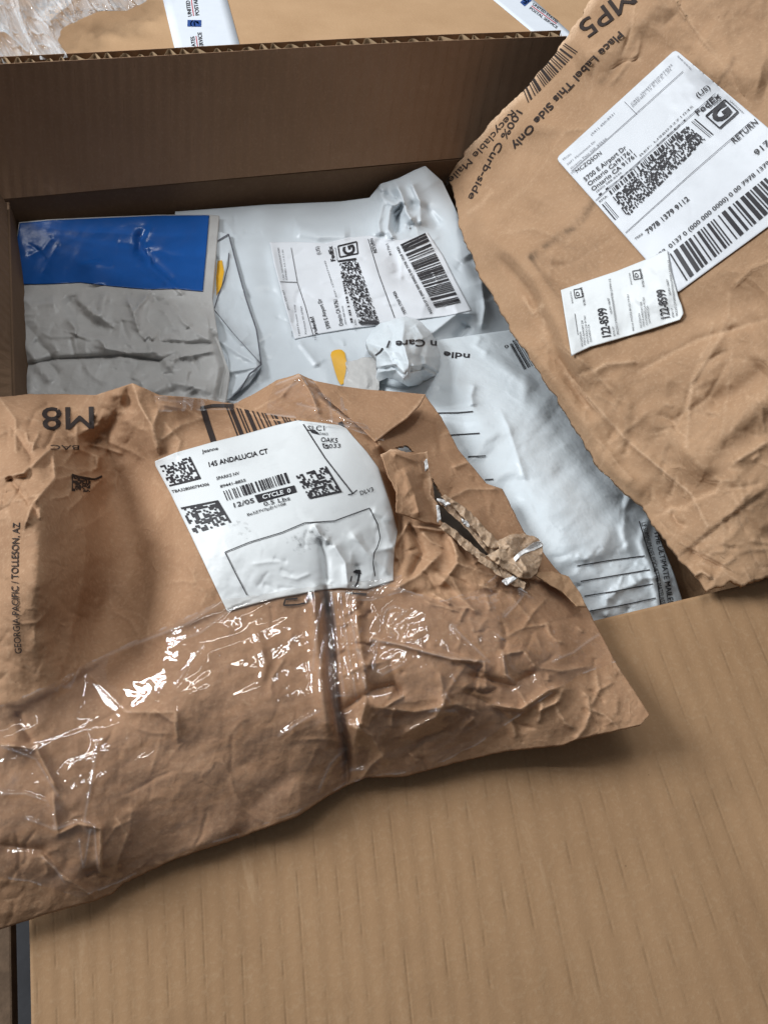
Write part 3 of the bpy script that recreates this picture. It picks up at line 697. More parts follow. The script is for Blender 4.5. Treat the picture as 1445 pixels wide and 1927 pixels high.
for p in ([(822, 777), (860, 776.5), (889.7, 774)], [(848, 818.5), (902, 815)], [(880, 859), (914, 857.7)], [(912, 902.5), (928, 901.5)],
          [(1085.6, 1065), (1150, 1054), (1212.5, 1046)], [(1092, 1094), (1222, 1072)], [(1099, 1121.7), (1160, 1112), (1228, 1098.6)], [(1108.4, 1150), (1170, 1139), (1233, 1125.4)]): k.line(p, 2.0)
k.line([(1202, 980.7), (1218, 1033), (1235.6, 1084.8), (1243, 1143), (1246, 1170)], 1.8)
k.text('LE SUMMUM DES POCHETTES MATELASSÉES', (1206, 984), (1246, 1150), 8.5, .0, 0, 2); k.text('THE ULTIMATE MAILER', (1229, 1000), (1257, 1140), 11, .015, 0, 2)
k.text('ndle', (884, 666), (835, 661), 11, .02); k.bars((987, 639.4), (958, 647), (985.6, 695.7), (1013, 682), 34, 15, 6); k.text('32764', (991, 632), (963, 640), 6); k.text('0', (955, 648), (948, 650), 6)
k.build('printing', h_pm, .0007, M_ink, pmt)
# dark barcode-like mark near the right lower end
# crumpled torn end
kn = Coons([(689, 640), (700, 620), (716, 607), (738, 602), (762, 595), (780, 599), (793, 606)], [(793, 606), (806, 620), (820, 641), (828, 668), (826, 711)],
           [(706, 712), (730, 700), (750, 706), (768, 716), (786, 714), (804, 721), (826, 711)], [(689, 640), (694, 655), (708, 668), (710, 696), (706, 712)], rag=1.5)
kn_s = [([(760, 600), (757, 640), (768, 680), (770, 712)], 7, 8, 'r'), ([(710, 690), (745, 685), (768, 712)], 5, 6, 'r'), ([(772, 690), (800, 685), (826, 700)], 6, 6, 'r'), ([(730, 610), (740, 630), (735, 660)], -5, 7, 'r'), ([(800, 640), (790, 670), (800, 715)], -5, 7, 'r'),
        ([(780, 610), (800, 640)], 5, 6, 'r'), ([(690, 645), (722, 655), (745, 690)], 4, 7, 'r')]
def h_kn(px, py):
    r = np.sqrt(((px-760)/72)**2+((py-660)/64)**2)
    return t_pm(px, py)+.006+.040*np.clip(1-r**2.6, -.15, 1)+.013*crumple(px, py, 42, 51)+strokes(px, py, kn_s)
o = patch('crumpled_end', kn, h_kn, M_bubble, pmt, 110, 100, .006)
k = Ink(); k.text('n Care', (822, 642), (744, 642), 13, .02, 0, -3); k.line([(733, 641), (728, 654)], 3); k.line([(720, 655), (715, 662), (706, 669)], 3.2); k.build('printing', h_kn, .0012, M_ink, o)
tq = Coons([(650, 682), (680, 674), (712, 672)], [(712, 672), (716, 700), (712, 735)], [(648, 738), (680, 736), (712, 735)], [(650, 682), (655, 700), (648, 715), (648, 738)], rag=3)
def h_tq(px, py): return t_pm(px, py)+.008+.007*crumple(px, py, 34, 61)
patch('torn_strip', tq, h_tq, M_grey, pmt, 50, 50, .002, holes=[[(655, 705), (668, 700), (672, 712), (660, 718)]][:0])

# ------------------------------------------------------------------ kraft mailer leaning at the right
km = Coons([(1130, -60), (1300, -60), (1500, -60), (1760, -60)], [(1760, -60), (1760, 500), (1760, 1010)],
           [(1330, 1112), (1345, 1103), (1362, 1100), (1378, 1094), (1396, 1101), (1412, 1096), (1445, 1085), (1560, 1050), (1760, 1010)],
           [(1130, -60), (1112, 0), (1085, 40), (1066, 70), (1040, 108), (1010, 140), (985, 172), (962, 190), (938, 214), (915, 243), (885, 275), (865, 300), (845, 332), (870, 440), (903, 518), (932, 565), (962, 620), (1010, 690), (1050, 750), (1095, 826), (1130, 880), (1180, 928), (1216, 960), (1226, 985), (1246, 1005), (1285, 1058), (1312, 1085), (1330, 1112)], rag=5.5, seed=3)
t_km = tps([(845, 332, -.020), (865, 300, -.002), (900, 262, .030), (985, 172, .088), (1066, 70, .140), (1112, 0, .168), (1130, -60, .185), (1300, -60, .225), (1500, -60, .235), (1760, -60, .24), (1760, 500, .19), (1760, 1010, .05),
            (1046, 298, .085), (1272, 93, .185), (1445, 240, .185), (1216, 489, .090), (1445, 428, .150), (1272, 552, .088), (900, 420, .010), (903, 518, .000), (980, 560, .025), (1050, 750, .008), (1074, 668, .040), (1130, 880, .004),
            (1216, 960, .004), (1226, 985, .004), (1330, 1112, .010), (1445, 1085, .018), (1445, 700, .095), (1300, 800, .050), (1445, 900, .055), (1340, 960, .030), (960, 330, .050), (1100, 500, .062)])
km_s = [([(1066, 490), (1010, 480), (985, 465)], 2, 12, 'g'), ([(905, 440), (960, 480), (1010, 530), (1052, 610), (1100, 740), (1160, 830)], 7, 26, 'g'), ([(930, 470), (990, 540), (1040, 640), (1110, 780)], -4, 12, 'g'),
        ([(960, 640), (1000, 660), (1040, 720), (1100, 800), (1150, 880), (1215, 930)], 6, 18, 'g'), ([(1030, 660), (1070, 700), (1120, 770), (1200, 850)], -4, 16, 'g'),
        ([(1445, 918), (1360, 980), (1310, 1020), (1274, 1049)], 2.6, 2.5, 's', 60), ([(1357, 906), (1345, 925), (1308, 940), (1290, 955), (1277, 958), (1262, 955), (1252, 962)], -3.5, 2.5, 's', 40),
        ([(1262, 962), (1275, 985), (1290, 990)], -3, 4, 'r'), ([(1299, 1034), (1330, 1050), (1360, 1066)], -3.5, 2.5, 's', 30), ([(1300, 1085), (1320, 1075), (1340, 1088)], 4, 5, 'r'),
        ([(900, 300), (960, 250), (1010, 235), (1060, 240)], 3, 20, 'g'), ([(960, 200), (1000, 215), (1040, 290), (1000, 400)], 3, 30, 'g'), ([(1080, 120), (1130, 100), (1200, 30), (1260, -20)], 5, 34, 'g'),
        ([(1300, 90), (1370, 130), (1445, 150)], 4, 40, 'g'), ([(1150, 600), (1240, 620), (1330, 600), (1445, 540)], -3, 50, 'g'), ([(1330, 760), (1390, 740), (1445, 690)], -4, 22, 'g'), ([(1290, 880), (1370, 810), (1445, 740)], 5, 30, 'g'),
        ([(1380, 870), (1445, 830)], 3, 10, 'r'), ([(1150, 700), (1180, 760), (1170, 840)], 3, 14, 'g'), ([(1200, 760), (1290, 850), (1340, 900)], 3, 24, 'g'), ([(870, 330), (900, 380), (905, 430)], 3, 20, 'g'),
        ([(880, 400), (905, 385), (925, 360)], 2, 7, 'r'), ([(1380, 880), (1400, 950), (1445, 1000)], 2.5, 12, 'g'), ([(985, 560), (1003, 590), (1020, 575)], 2.2, 5, 'r'), ([(1115, 700), (1140, 685), (1200, 680)], 2, 6, 'r')]
km_n = len(km_s)
km_s += fine_creases(70, [(850, 340), (1060, 110), (1120, 20), (1445, 20), (1445, 1070), (1330, 1100), (1100, 820), (940, 560)], .9, 16, 40, 260, 2.6, -.75)+fine_creases(90, [(1060, 740), (1445, 640), (1445, 1070), (1330, 1090), (1200, 940)], .7, 17, 24, 150, 2.4)+[([(1062, 700), (1180, 830), (1300, 930), (1330, 990)], 2.5, 7, 'r'), ([(1200, 700), (1310, 640), (1445, 600)], -1.8, 7, 'r'), ([(1380, 600), (1300, 720), (1290, 840)], 1.6, 8, 'r')]
km_s = km_s[:km_n]+clear_of(km_s[km_n:], [(1040, 298), (1270, 85), (1570, 340), (1290, 610), (1074, 672), (1050, 545), (1210, 480)], .12)
def lab_mask(px, py):
    d = np.minimum.reduce([(px-1046)*.75-(py-298)*-.0, px*0+1e3])
    m = inside(px, py, [(1050, 300), (1268, 97), (1562, 340), (1272, 548)])
    return np.where(m, .25, 1.0)
def h_km(px, py):
    c = np.clip(seg_dist(px, py, [(1130, 250), (1300, 400), (1445, 330)])[0]/160-.3, .15, 1)
    lo = np.clip((py-650)/250, 0, 1)
    return t_km(px, py)+strokes(px, py, km_s)*1.0+c*(.0045*crumple(px, py, 150, 41)+.0024*crumple(px, py, 55, 42))+lo*.0034*crumple(px, py, 95, 43)
edgeL = [(1112, 0), (1066, 70), (985, 172), (938, 214), (885, 275), (865, 300)]
def wear_km(px, py):
    w_ = .9*np.exp(-(seg_dist(px, py, edgeL)[0]/(5+9*fbm(px/20, py/20, 3, 2)))**2)
    for s in km_s:
        if s[3] in 'rs' : w_ = w_+min(.35, .16*abs(s[1]))*np.exp(-(seg_dist(px, py, s[0])[0]/3.5)**2)
    cr = ridged(px/95, py/95, 66, 3); lo = np.clip((py-560)/300, .25, 1)
    return np.clip(w_+lo*.5*np.clip(cr-.62, 0, 1)*2, 0, 1)
def dark_marks_km(px, py):  # darker smears along a few strokes and one hatched patch
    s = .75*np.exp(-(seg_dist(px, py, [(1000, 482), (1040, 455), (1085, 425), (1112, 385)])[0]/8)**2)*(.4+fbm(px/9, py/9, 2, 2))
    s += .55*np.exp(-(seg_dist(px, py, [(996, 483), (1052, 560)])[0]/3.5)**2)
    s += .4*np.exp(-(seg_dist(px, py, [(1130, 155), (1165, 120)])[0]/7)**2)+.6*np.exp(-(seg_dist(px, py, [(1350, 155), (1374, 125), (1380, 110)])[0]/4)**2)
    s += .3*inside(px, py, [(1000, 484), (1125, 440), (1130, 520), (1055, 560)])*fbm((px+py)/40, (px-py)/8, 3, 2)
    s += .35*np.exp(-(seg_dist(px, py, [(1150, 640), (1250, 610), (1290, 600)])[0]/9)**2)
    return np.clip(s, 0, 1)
kmt = thing('kraft_mailer', 'brown paper mailer with torn upper edge and white return label, leaning at right', 'mailer', tuple(W(1250, 700, -.05)))
patch('envelope', km, h_km, M_kraftB, kmt, 260, 340, .0022, attrs={'wear': wear_km, 'dark_mark': dark_marks_km})
k = Ink()
k.text('MP5', (1178, -24), (1085, 45), 36, .02)
k.text('Place Label This Side Only', (1164, 58), (961, 275), 13.5, .02, 0, -5)
k.text('100% Curb-side', (972, 206), (880, 372), 13, .012, 0, -3); k.text('Recyclable Mailer', (962, 206), (833, 345), 13, .012, 0, 3)
k.bars((1062, 81), (984, 170), (993, 193), (1086, 97), 60, 4, 5)
k.build('printing', h_km, .0007, M_inkb, kmt)
A, B, Cc, D = np.array((1046, 298.)), np.array((1270, 93.)), np.array((1562, 340.)), np.array((1272, 552.))
def corner(p, a, b, r=7): # rounded corner points from a to b round p
    p, a, b = map(lambda q: np.array(q, float), (p, a, b)); da = (a-p)/np.hypot(*(a-p)); db = (b-p)/np.hypot(*(b-p))
    return [tuple(p+da*r), tuple(p+(da+db)*r*.28), tuple(p+db*r)]
cA = corner(A, D, B); cB = corner(B, A, Cc); cD = corner(D, A, Cc)
lc = Coons([cA[1], cA[2], cB[0], cB[1]], [cB[1], cB[2], tuple(Cc)], [cD[1], cD[2], tuple(Cc)], [cA[1], cA[0], cD[0], cD[1]])
lco = patch('shipping_label', lc, hs(h_km, .0009), M_label, kmt, 110, 110, .0005)
k = Ink()
k.line([(1074.6, 321.9), (1180, 228), (1284, 134)], 1.0); k.line([(1174, 191), (1197, 214.6)], 1)
k.line([(1120, 377), (1345.5, 175)], 1.0); k.line([(1176, 438), (1300, 326), (1411.9, 228.5)], 1.1)
k.text('FROM:', (1059, 301), (1075, 290), 3); k.text('7071 Monument Dr', (1067, 311), (1120, 266), 3.2); k.text('Grants Pass OR 97526', (1074, 318), (1141, 261), 3.2); k.text('(541) 450-8331', (1112, 255), (1156, 214), 3.4)
k.text('CAD: 250447985/INET4535', (1187, 197), (1264, 122), 3.2); k.text('DIMMED: 12 X 10 X 1 IN', (1190, 201), (1262, 131), 3.2)
k.text('TO', (1075.5, 328), (1082, 322), 3.5); k.text('SHIP DATE', (1273, 106), (1298, 131), 3.2)
k.build('fine_printing', hs(h_km, .0009), .0005, M_inkg, lco)
k = Ink()
k.text('MCZQSON', (1085.5, 325.5), (1132, 289.5), 7.6, .012); k.text('5700 E Airport Dr', (1101, 341.4), (1178.5, 279), 8.3, .012); k.text('Ontario Ca?91761', (1108, 350), (1189, 286.3), 7.8, .012)
k.text('Ontario CA 91761', (1115, 359.6), (1197, 294), 7.8, .012); k.text('(US)', (1312, 184), (1335.5, 165.5), 9, .01)
k.text('REF: U9603271045', (1204, 294), (1303, 200), 3.2); k.text('INV:', (1127, 368), (1216, 297), 3); k.text('(800) 888-8546', (1122, 362), (1169, 325), 3.2); k.text('RMA:', (1128, 381), (1143, 369), 4, .01); k.text('DEPT: ', (1236, 275), (1300, 216), 3)
k.bars((1144.5, 359.6), (1276, 245), (1281, 252), (1149, 366.5), 96, 9, 2)
k.matrix((1152, 371), (1292, 236), (1326, 262), (1180, 408), 84, 16, 12, fill=.5)
for u0, wq in ((0, 2.2), (4.5, .7), (7, 1.2)):
    for s_, (pa, pb), dd in ((1, ((1131.5, 385), (1156, 414)), (1, -.83)), (-1, ((1307, 223), (1341, 252)), (-1, .83))):
        o0 = np.array(dd)*u0*.9
        o1 = np.array(dd)*(u0+wq)*.9
        k.quad(np.array(pa)+o0, np.array(pa)+o1, np.array(pb)+o1, np.array(pb)+o0, 1, 5)
k.text('FedEx', (1312, 217.5), (1356, 181), 11, .02); k.text('Ground', (1333, 204), (1356.5, 188), 5, .02)
k.frame([(1327.3, 218), (1363, 187.7), (1387.4, 210), (1353, 241)], 3.2); k.text('G', (1348, 233), (1377, 210), 31*.78, .045)
k.text('RETURN', (1380.4, 270), (1425.8, 231), 11, .015); k.text('91761', (1423, 293), (1462, 258), 11, .015)
k.text('TRK#', (1195, 451.5), (1209, 440.5), 4, .01); k.text('7978 1379 9112', (1218, 440.5), (1296.5, 375.5), 9.5, .018)
k.text('0137 0 (000 000 0000) 0 00 7978 1379 9112', (1260, 467), (1475, 284), 7.6, .015); k.text('9622', (1230, 492), (1254, 472), 7.6, .015)
k.bars((1259, 478), (1500, 286), (1540, 320), (1290, 528), 104, 21, 9)
k.text('2AF2D5F5', (1371, 190), (1396, 213), 3)
k.build('printing', hs(h_km, .0009), .0005, M_ink, lco)
sl = Coons([(1055, 545.7), (1100, 530), (1160, 510), (1215, 488), (1255, 470)], [(1255, 470), (1262, 510), (1276, 560), (1282, 575), (1285.5, 590), (1279, 601)],
           [(1075, 669), (1110, 652), (1160, 638), (1220, 620), (1279, 601)], [(1055, 545.7), (1062, 590), (1075, 669)], rag=.0)
slo = patch('routing_label', sl, hs(h_km, .0020), M_labelw, kmt, 80, 60, .0006)
k = Ink()
for dx, dy in ((0, 0), (110.5, -35.0)):
    Pm = lambda x, y: (x+dx, y+dy)
    k.text('122-8599', Pm(1148.7, 632), Pm(1139.3, 578), 17, .02)
    k.text('ETA-17', Pm(1157.5, 631), Pm(1154, 614), 3.5, .01); k.text('US-PO 106/E7', Pm(1151.5, 590), Pm(1145.5, 560), 3.8, .01)
    k.text('9622013700000000000797813799112', Pm(1164, 629), Pm(1148, 524), 4)
    k.text('MCZQSON', Pm(1097, 651), Pm(1092.5, 624), 3.6); k.text('5700 E AIRPORT DR', Pm(1102, 649), Pm(1096, 602), 3.6); k.text('ONTARIO CA 91761', Pm(1107.5, 646), Pm(1101, 594), 3.6); k.text('ONTARIO CA', Pm(1113, 643), Pm(1108, 610), 3.6)
    k.frame([Pm(1079, 545), Pm(1093, 542.5), Pm(1096, 558), Pm(1081.5, 561)], 1.4); k.text('D', Pm(1090, 556), Pm(1088.5, 548), 7, .01)
    k.text('91761-8629-99', Pm(1102, 574), Pm(1095, 540), 4.5, .01); k.text('8402532', Pm(1078, 570), Pm(1074, 548), 2.6)
k.line([(1081, 590), (1087, 630)], 1); k.text('9016 MON 8/15/19:01', (1193, 622), (1182, 554), 3.6)
k.build('printing', hs(h_km, .0020), .0005, M_ink, slo)

# ------------------------------------------------------------------ big kraft mailer in front
fa = Coons([(-70, 735), (0, 747), (60, 741), (180, 743), (215, 732), (250, 721), (300, 743), (380, 750), (440, 760), (480, 740), (520, 716), (562, 703), (600, 720), (680, 733), (800, 744)],
           [(800, 744), (830, 785), (862, 845), (915, 910), (945, 920), (985, 1000), (1022, 1040), (1045, 1070), (1085, 1110), (1105, 1145), (1132, 1195), (1157, 1245), (1190, 1295), (1222, 1345)],
           [(-70, 1772), (0, 1748), (100, 1715), (180, 1693), (212, 1680), (232, 1661), (330, 1615), (450, 1575), (560, 1535), (620, 1495), (655, 1476), (690, 1462), (760, 1460), (850, 1436), (950, 1412), (1060, 1401), (1085, 1390), (1150, 1376), (1205, 1364), (1222, 1345)],
           [(-70, 735), (-70, 1200), (-70, 1772)], rag=1.0)
_t_fa = tps([(-70, 740, .03), (0, 750, .030), (120, 746, .026), (250, 722, .066), (380, 753, .026), (440, 765, .018), (560, 705, .036), (680, 735, .022), (800, 746, .010), (300, 800, .050),
            (70, 860, .082), (20, 960, .092), (80, 950, .108), (170, 860, .026), (200, 950, .010), (280, 900, .022), (260, 1050, .013), (200, 1150, .014), (75, 1100, .100), (0, 1200, .076), (330, 960, .048), (340, 1050, .050), (420, 860, .060), (520, 900, .078), (650, 850, .066), (560, 1000, .086),
            (700, 980, .068), (740, 1090, .055), (450, 1130, .058), (330, 1150, .050), (250, 1260, .038), (150, 1280, .036), (300, 1400, .034), (480, 1300, .047), (590, 1250, .050), (590, 1400, .032), (480, 1440, .026), (540, 1500, .017), (800, 1230, .060), (700, 1300, .050), (880, 1080, .044), (850, 900, .024), (800, 880, .030),
            (950, 950, .012), (1020, 1035, .012), (1100, 1142, .014), (1155, 1242, .022), (1222, 1345, .024), (1000, 1240, .040), (900, 1350, .031), (1060, 1340, .028), (1150, 1372, .020), (900, 1424, .009), (700, 1462, .007), (655, 1476, .007), (450, 1575, .004), (330, 1615, .003), (400, 1480, .023), (330, 1560, .013),
            (150, 1500, .033), (0, 1500, .037), (200, 1620, .015), (0, 1660, .018), (100, 1640, .018), (0, 1748, .002), (-70, 1772, 0), (230, 1662, .000), (-70, 1400, .044), (-70, 1100, .045)])
def t_fa(px, py):
    z = _t_fa(px, py); return np.where(z < .045, z, .045+.62*(z-.045))
fa_s = [
    # central dark seam fold
    ([(612, 1108), (622, 1180), (628, 1260), (634, 1330), (650, 1400), (654, 1470)], -15, 10, 'r'), ([(668, 1110), (672, 1180), (690, 1290), (684, 1340), (665, 1400)], 7, 14, 'r'), ([(590, 1110), (596, 1200), (604, 1300), (622, 1390)], 6, 14, 'g'),
    # upper left folds
    ([(250, 722), (240, 760), (215, 800), (175, 835), (165, 870)], -9, 16, 'g'), ([(250, 722), (262, 760), (285, 800), (290, 830), (300, 860)], 8, 14, 'r'), ([(205, 740), (228, 745), (236, 800)], 5, 10, 'g'),
    ([(0, 900), (45, 890), (90, 850), (105, 840)], 7, 7, 'r'), ([(20, 800), (60, 860), (55, 900), (30, 900)], -6, 9, 'r'), ([(100, 850), (105, 900), (60, 950), (45, 1000)], 10, 12, 'r'), ([(15, 895), (50, 940), (60, 960)], -7, 7, 'r'), ([(105, 845), (150, 845), (185, 860), (180, 880)], 6, 8, 'r'),
    ([(180, 855), (185, 880), (150, 890), (110, 900)], 5, 7, 'r'), ([(150, 895), (190, 902), (160, 930), (130, 960)], 4, 7, 'r'), ([(0, 750), (30, 790), (30, 850)], 5, 12, 'r'), ([(75, 960), (70, 1060), (66, 1160), (80, 1240)], 5, 26, 'g'),
    ([(300, 765), (290, 800), (300, 850)], 4, 9, 'r'), ([(300, 760), (350, 770), (390, 790)], 3.5, 7, 'r'), ([(300, 830), (340, 800), (385, 785)], 3, 9, 'r'), ([(310, 795), (340, 830), (330, 860)], 2.5, 8, 'r'),
    # top centre
    ([(480, 770), (530, 745), (562, 703)], 5, 8, 'r'), ([(562, 703), (585, 740), (600, 780)], 8, 9, 'r'), ([(530, 745), (580, 760), (640, 770)], -5, 9, 'r'), ([(600, 750), (650, 790), (690, 800), (725, 850)], 8, 9, 'r'), ([(440, 762), (500, 790), (560, 790), (640, 805)], 5, 6, 'r'),
    ([(640, 740), (700, 790), (705, 830)], -6, 9, 'r'),
    # label wrinkles
    ([(600, 1010), (612, 1050), (615, 1100)], -6, 8, 'r'), ([(625, 1020), (650, 1060), (655, 1110)], 5, 10, 'r'), ([(590, 985), (604, 1010), (620, 1020)], 6, 7, 'r'), ([(660, 1000), (690, 1040), (735, 1080)], 4, 12, 'r'), ([(700, 960), (740, 980)], 3, 8, 'g'), ([(670, 1060), (675, 1105)], -4, 7, 'r'),
    # right of label
    ([(725, 850), (745, 920), (752, 1000), (745, 1080)], -14, 12, 'g'), ([(770, 980), (740, 1030), (752, 1060)], 9, 9, 'r'), ([(770, 985), (795, 1040), (770, 1090)], -8, 9, 'r'), ([(775, 990), (840, 1000), (870, 1060)], 8, 8, 'r'), ([(850, 1000), (860, 1060), (830, 1100)], 6, 8, 'r'), ([(830, 1040), (790, 1080), (740, 1110)], 5, 9, 'r'),
    ([(700, 850), (720, 860), (760, 930), (775, 985)], -8, 12, 'g'), ([(880, 950), (905, 990), (940, 1080)], 4, 16, 'g'), ([(850, 880), (880, 870), (905, 880)], 4, 8, 'r'), ([(830, 820), (855, 810), (870, 805)], 3, 7, 'r'), ([(790, 790), (820, 800), (830, 850)], -4, 8, 'r'), ([(840, 940), (880, 920), (940, 920)], 4, 9, 'r'),
    ([(860, 1060), (920, 1080), (980, 1090)], 4, 8, 'r'), ([(740, 1130), (830, 1110), (920, 1120), (1000, 1090)], -4, 12, 'g'), ([(900, 1100), (960, 1120), (1010, 1180)], 4, 9, 'r'),
    # lower right folds
    ([(640, 1340), (700, 1300), (740, 1290), (760, 1310)], -9, 13, 'r'), ([(700, 1200), (760, 1215), (850, 1240), (910, 1245)], 5, 7, 'r'), ([(910, 1245), (915, 1300)], 4, 6, 'r'), ([(880, 1270), (960, 1290), (1010, 1265)], -8, 14, 'r'), ([(915, 1325), (980, 1335), (1030, 1300), (1060, 1290)], 8, 11, 'r'),
    ([(945, 1225), (950, 1270), (975, 1290)], 8, 7, 'r'), ([(870, 1300), (930, 1330), (990, 1380)], -5, 12, 'r'), ([(840, 1310), (820, 1350), (760, 1380)], 6, 12, 'r'), ([(950, 1230), (985, 1225), (1010, 1260)], 5, 8, 'r'), ([(1060, 1295), (1050, 1320), (1010, 1340)], 5, 8, 'r'),
    ([(650, 1360), (700, 1385), (730, 1440)], 5, 12, 'r'), ([(760, 1430), (800, 1390), (850, 1370)], -4, 10, 'r'), ([(1080, 1395), (1100, 1370), (1110, 1340)], 3.5, 8, 'r'), ([(990, 1130), (1050, 1180), (1060, 1250)], 3, 16, 'g'),
    ([(700, 1330), (780, 1340), (860, 1325), (900, 1340)], 4, 10, 'r'), ([(960, 1340), (970, 1390)], 3, 8, 'r'),
    # lower left folds
    ([(0, 1330), (40, 1330), (110, 1300), (200, 1240), (300, 1200), (420, 1150)], -4, 8, 's', 60), ([(30, 1340), (60, 1400)], -5, 9, 'r'), ([(170, 1270), (240, 1340), (330, 1340), (340, 1390)], 3, 14, 'r'), ([(290, 1335), (330, 1360), (335, 1400)], 3, 7, 'r'),
    ([(0, 1400), (70, 1410), (110, 1490)], 6, 9, 'r'), ([(100, 1490), (110, 1570), (150, 1550)], 5, 8, 'r'), ([(150, 1550), (190, 1560), (190, 1640)], 6, 8, 'r'), ([(80, 1610), (120, 1650), (180, 1690)], 6, 8, 'r'), ([(0, 1590), (80, 1600), (120, 1660)], -5, 14, 'r'),
    ([(210, 1655), (180, 1640), (160, 1650)], -6, 8, 'r'), ([(220, 1540), (240, 1570), (215, 1640)], 3, 10, 'r'), ([(440, 1590), (470, 1520), (560, 1450)], -3, 22, 'g'), ([(250, 1520), (240, 1590)], 2, 8, 'r'), ([(350, 1600), (430, 1560), (470, 1540)], 3, 18, 'g'),
    ([(480, 1180), (500, 1250), (490, 1290)], 2, 9, 'g'), ([(555, 1200), (590, 1230), (600, 1260)], -2, 9, 'r')]
fa_s = [(p_, a_*(.62 if k_ != 's' else .8), w_*(.72 if k_ == 'r' else .95), k_) + tuple(q_) for p_, a_, w_, k_, *q_ in fa_s]
fa_s[0] = (fa_s[0][0], -15, 6, 'r')
fa_n = len(fa_s)
fa_s += fine_creases(150, [(0, 760), (250, 740), (800, 750), (940, 930), (1210, 1340), (650, 1460), (200, 1670), (0, 1730)], .7, 18, 24, 150, 2.4)+fine_creases(110, [(740, 850), (920, 930), (1200, 1340), (660, 1450), (640, 1130)], 1.7, 19, 20, 110, 2.4)+fine_creases(50, [(0, 760), (240, 740), (180, 900), (0, 1000)], 1.7, 20, 20, 100, 2.4)
fa_s = fa_s[:fa_n]+clear_of(fa_s[fa_n:], [(285, 860), (650, 790), (745, 1000), (735, 1100), (425, 1155)], .12)
fa_s += fine_creases(20, [(560, 990), (735, 980), (740, 1080), (470, 1120)], .6, 23, 20, 90, 3)
cal = seg_dist
def lab_env(px, py):
    d = seg_dist(px, py, [(420, 900), (560, 980), (640, 920)])[0]
    return np.clip(d/170-.25, .12, 1)
def h_fa(px, py):
    e = lab_env(px, py)
    return t_fa(px, py)+strokes(px, py, fa_s)+e*(.0048*crumple(px, py, 150, 71)+.0028*crumple(px, py, 62, 72)+.0008*crumple(px, py, 24, 73))
def wear_fa(px, py):
    w_ = 0*px
    for s in fa_s:
        if s[3] == 'r' and s[1] > 0: w_ = w_+min(.3, .14*s[1])*np.exp(-(seg_dist(px, py, s[0])[0]/2.2)**2)
    cr = ridged(px/80, py/80, 16, 3)
    return np.clip(w_+.4*np.clip(cr-.66, 0, 1)*2, 0, 1)
fat = thing('kraft_mailer', 'crumpled brown paper mailer wrapped in clear tape, lying over the front flap', 'mailer', tuple(W(500, 1300, 0)))
slit = [(813, 900), (830, 930), (850, 955), (876, 975), (902, 1000), (926, 1030), (940, 1056), (905, 1042), (875, 1018), (848, 994), (828, 980), (818, 950)]
slit2 = [(742, 842), (765, 838), (778, 850), (760, 852)]
patch('envelope', fa, h_fa, M_kraftA, fat, 440, 380, .0016, holes=[slit, slit2], attrs={'wear': wear_fa})
# printed marks on the paper
k = Ink()
k.text('M8', (176, 765), (80, 767), 44, .018); k.text('BAC', (150, 838), (96, 837), 9); k.matrix((136, 893), (172, 899), (170, 926), (136, 924), 16, 12, 8, L='lt', fill=.55); k.line([(136, 893), (160, 901), (180, 902), (193, 896)], 4)
k.text('GEORGIA-PACIFIC / TOLLESON, AZ', (42, 1230), (38, 983), 13.5, .01, 0, 5)
k.line([(382, 766), (392, 800), (404, 836)], 11); k.line([(378, 768), (400, 763), (440, 763)], 6); k.bars((424, 763), (600, 797), (625, 830), (450, 830), 60, 18, 8)
k.line([(640, 794), (650, 820)], 9)
k.line([(560, 1126), (537, 1128), (534, 1139), (560, 1138), (576, 1134), (584, 1122)], 3); k.line([(576, 1121), (590, 1118), (586, 1126)], 4); k.line([(650, 1115), (690, 1118)], 3)
k.build('printing', h_fa, .0008, M_inkb, fat)
la = Coons([(292, 868), (330, 852), (400, 832), (460, 817), (520, 800), (560, 791), (600, 795), (640, 800), (652, 806)],
           [(652, 806), (665, 822), (690, 850), (712, 880), (725, 920), (738, 960), (748, 1000), (742, 1035), (740, 1070), (740, 1092)],
           [(428, 1150), (470, 1138), (520, 1125), (560, 1118), (600, 1110), (640, 1106), (690, 1108), (740, 1092)], [(292, 868), (293, 876), (322, 930), (360, 1008), (400, 1092), (428, 1150)])
def stain_la(px, py):
    s = .8*np.exp(-(seg_dist(px, py, [(585, 1000), (600, 1012), (610, 1005)])[0]/3.5)**2)+.7*np.exp(-(seg_dist(px, py, [(556, 1010), (565, 1025)])[0]/3)**2)+.7*np.exp(-(seg_dist(px, py, [(433, 990), (443, 989)])[0]/2)**2)
    s += .45*inside(px, py, [(445, 980), (475, 985), (470, 1015), (450, 1010)])*(fbm(px/5, py/5, 4, 2) > .6)+.3*inside(px, py, [(530, 1010), (620, 985), (620, 1020), (560, 1045)])*(fbm(px/7, py/7, 4, 2) > .55)
    return np.clip(s, 0, 1)
lao = patch('shipping_label', la, hs(h_fa, .0012), M_labelw, fat, 170, 140, .0006, attrs={'dark_mark': stain_la})
k = Ink()
k.text('Jeanne', (380.5, 852.5), (411, 846), 6.5, .01); k.text('145 ANDALUCIA CT', (394, 878.5), (505, 852.5), 9.5, .018); k.text('SPARKS NV', (408, 903), (451, 892.5), 6, .012); k.text('89441-8855', (415, 918), (463, 905.5), 5.5, .012)
k.bars((419.7, 924), (541.8, 888), (549, 907), (427.4, 942), 74, 31, 4); k.text('12/05', (441, 955), (479, 945), 9, .01)
k.text('0.5 Lbs', (497, 952), (546, 940.5), 8, .005); k.text('Be3Z7V7pZ/1/108', (466, 970.5), (538, 949.5), 4.8, .012); k.text('TBA328000794306', (324, 928), (394, 913), 5.5, .012)
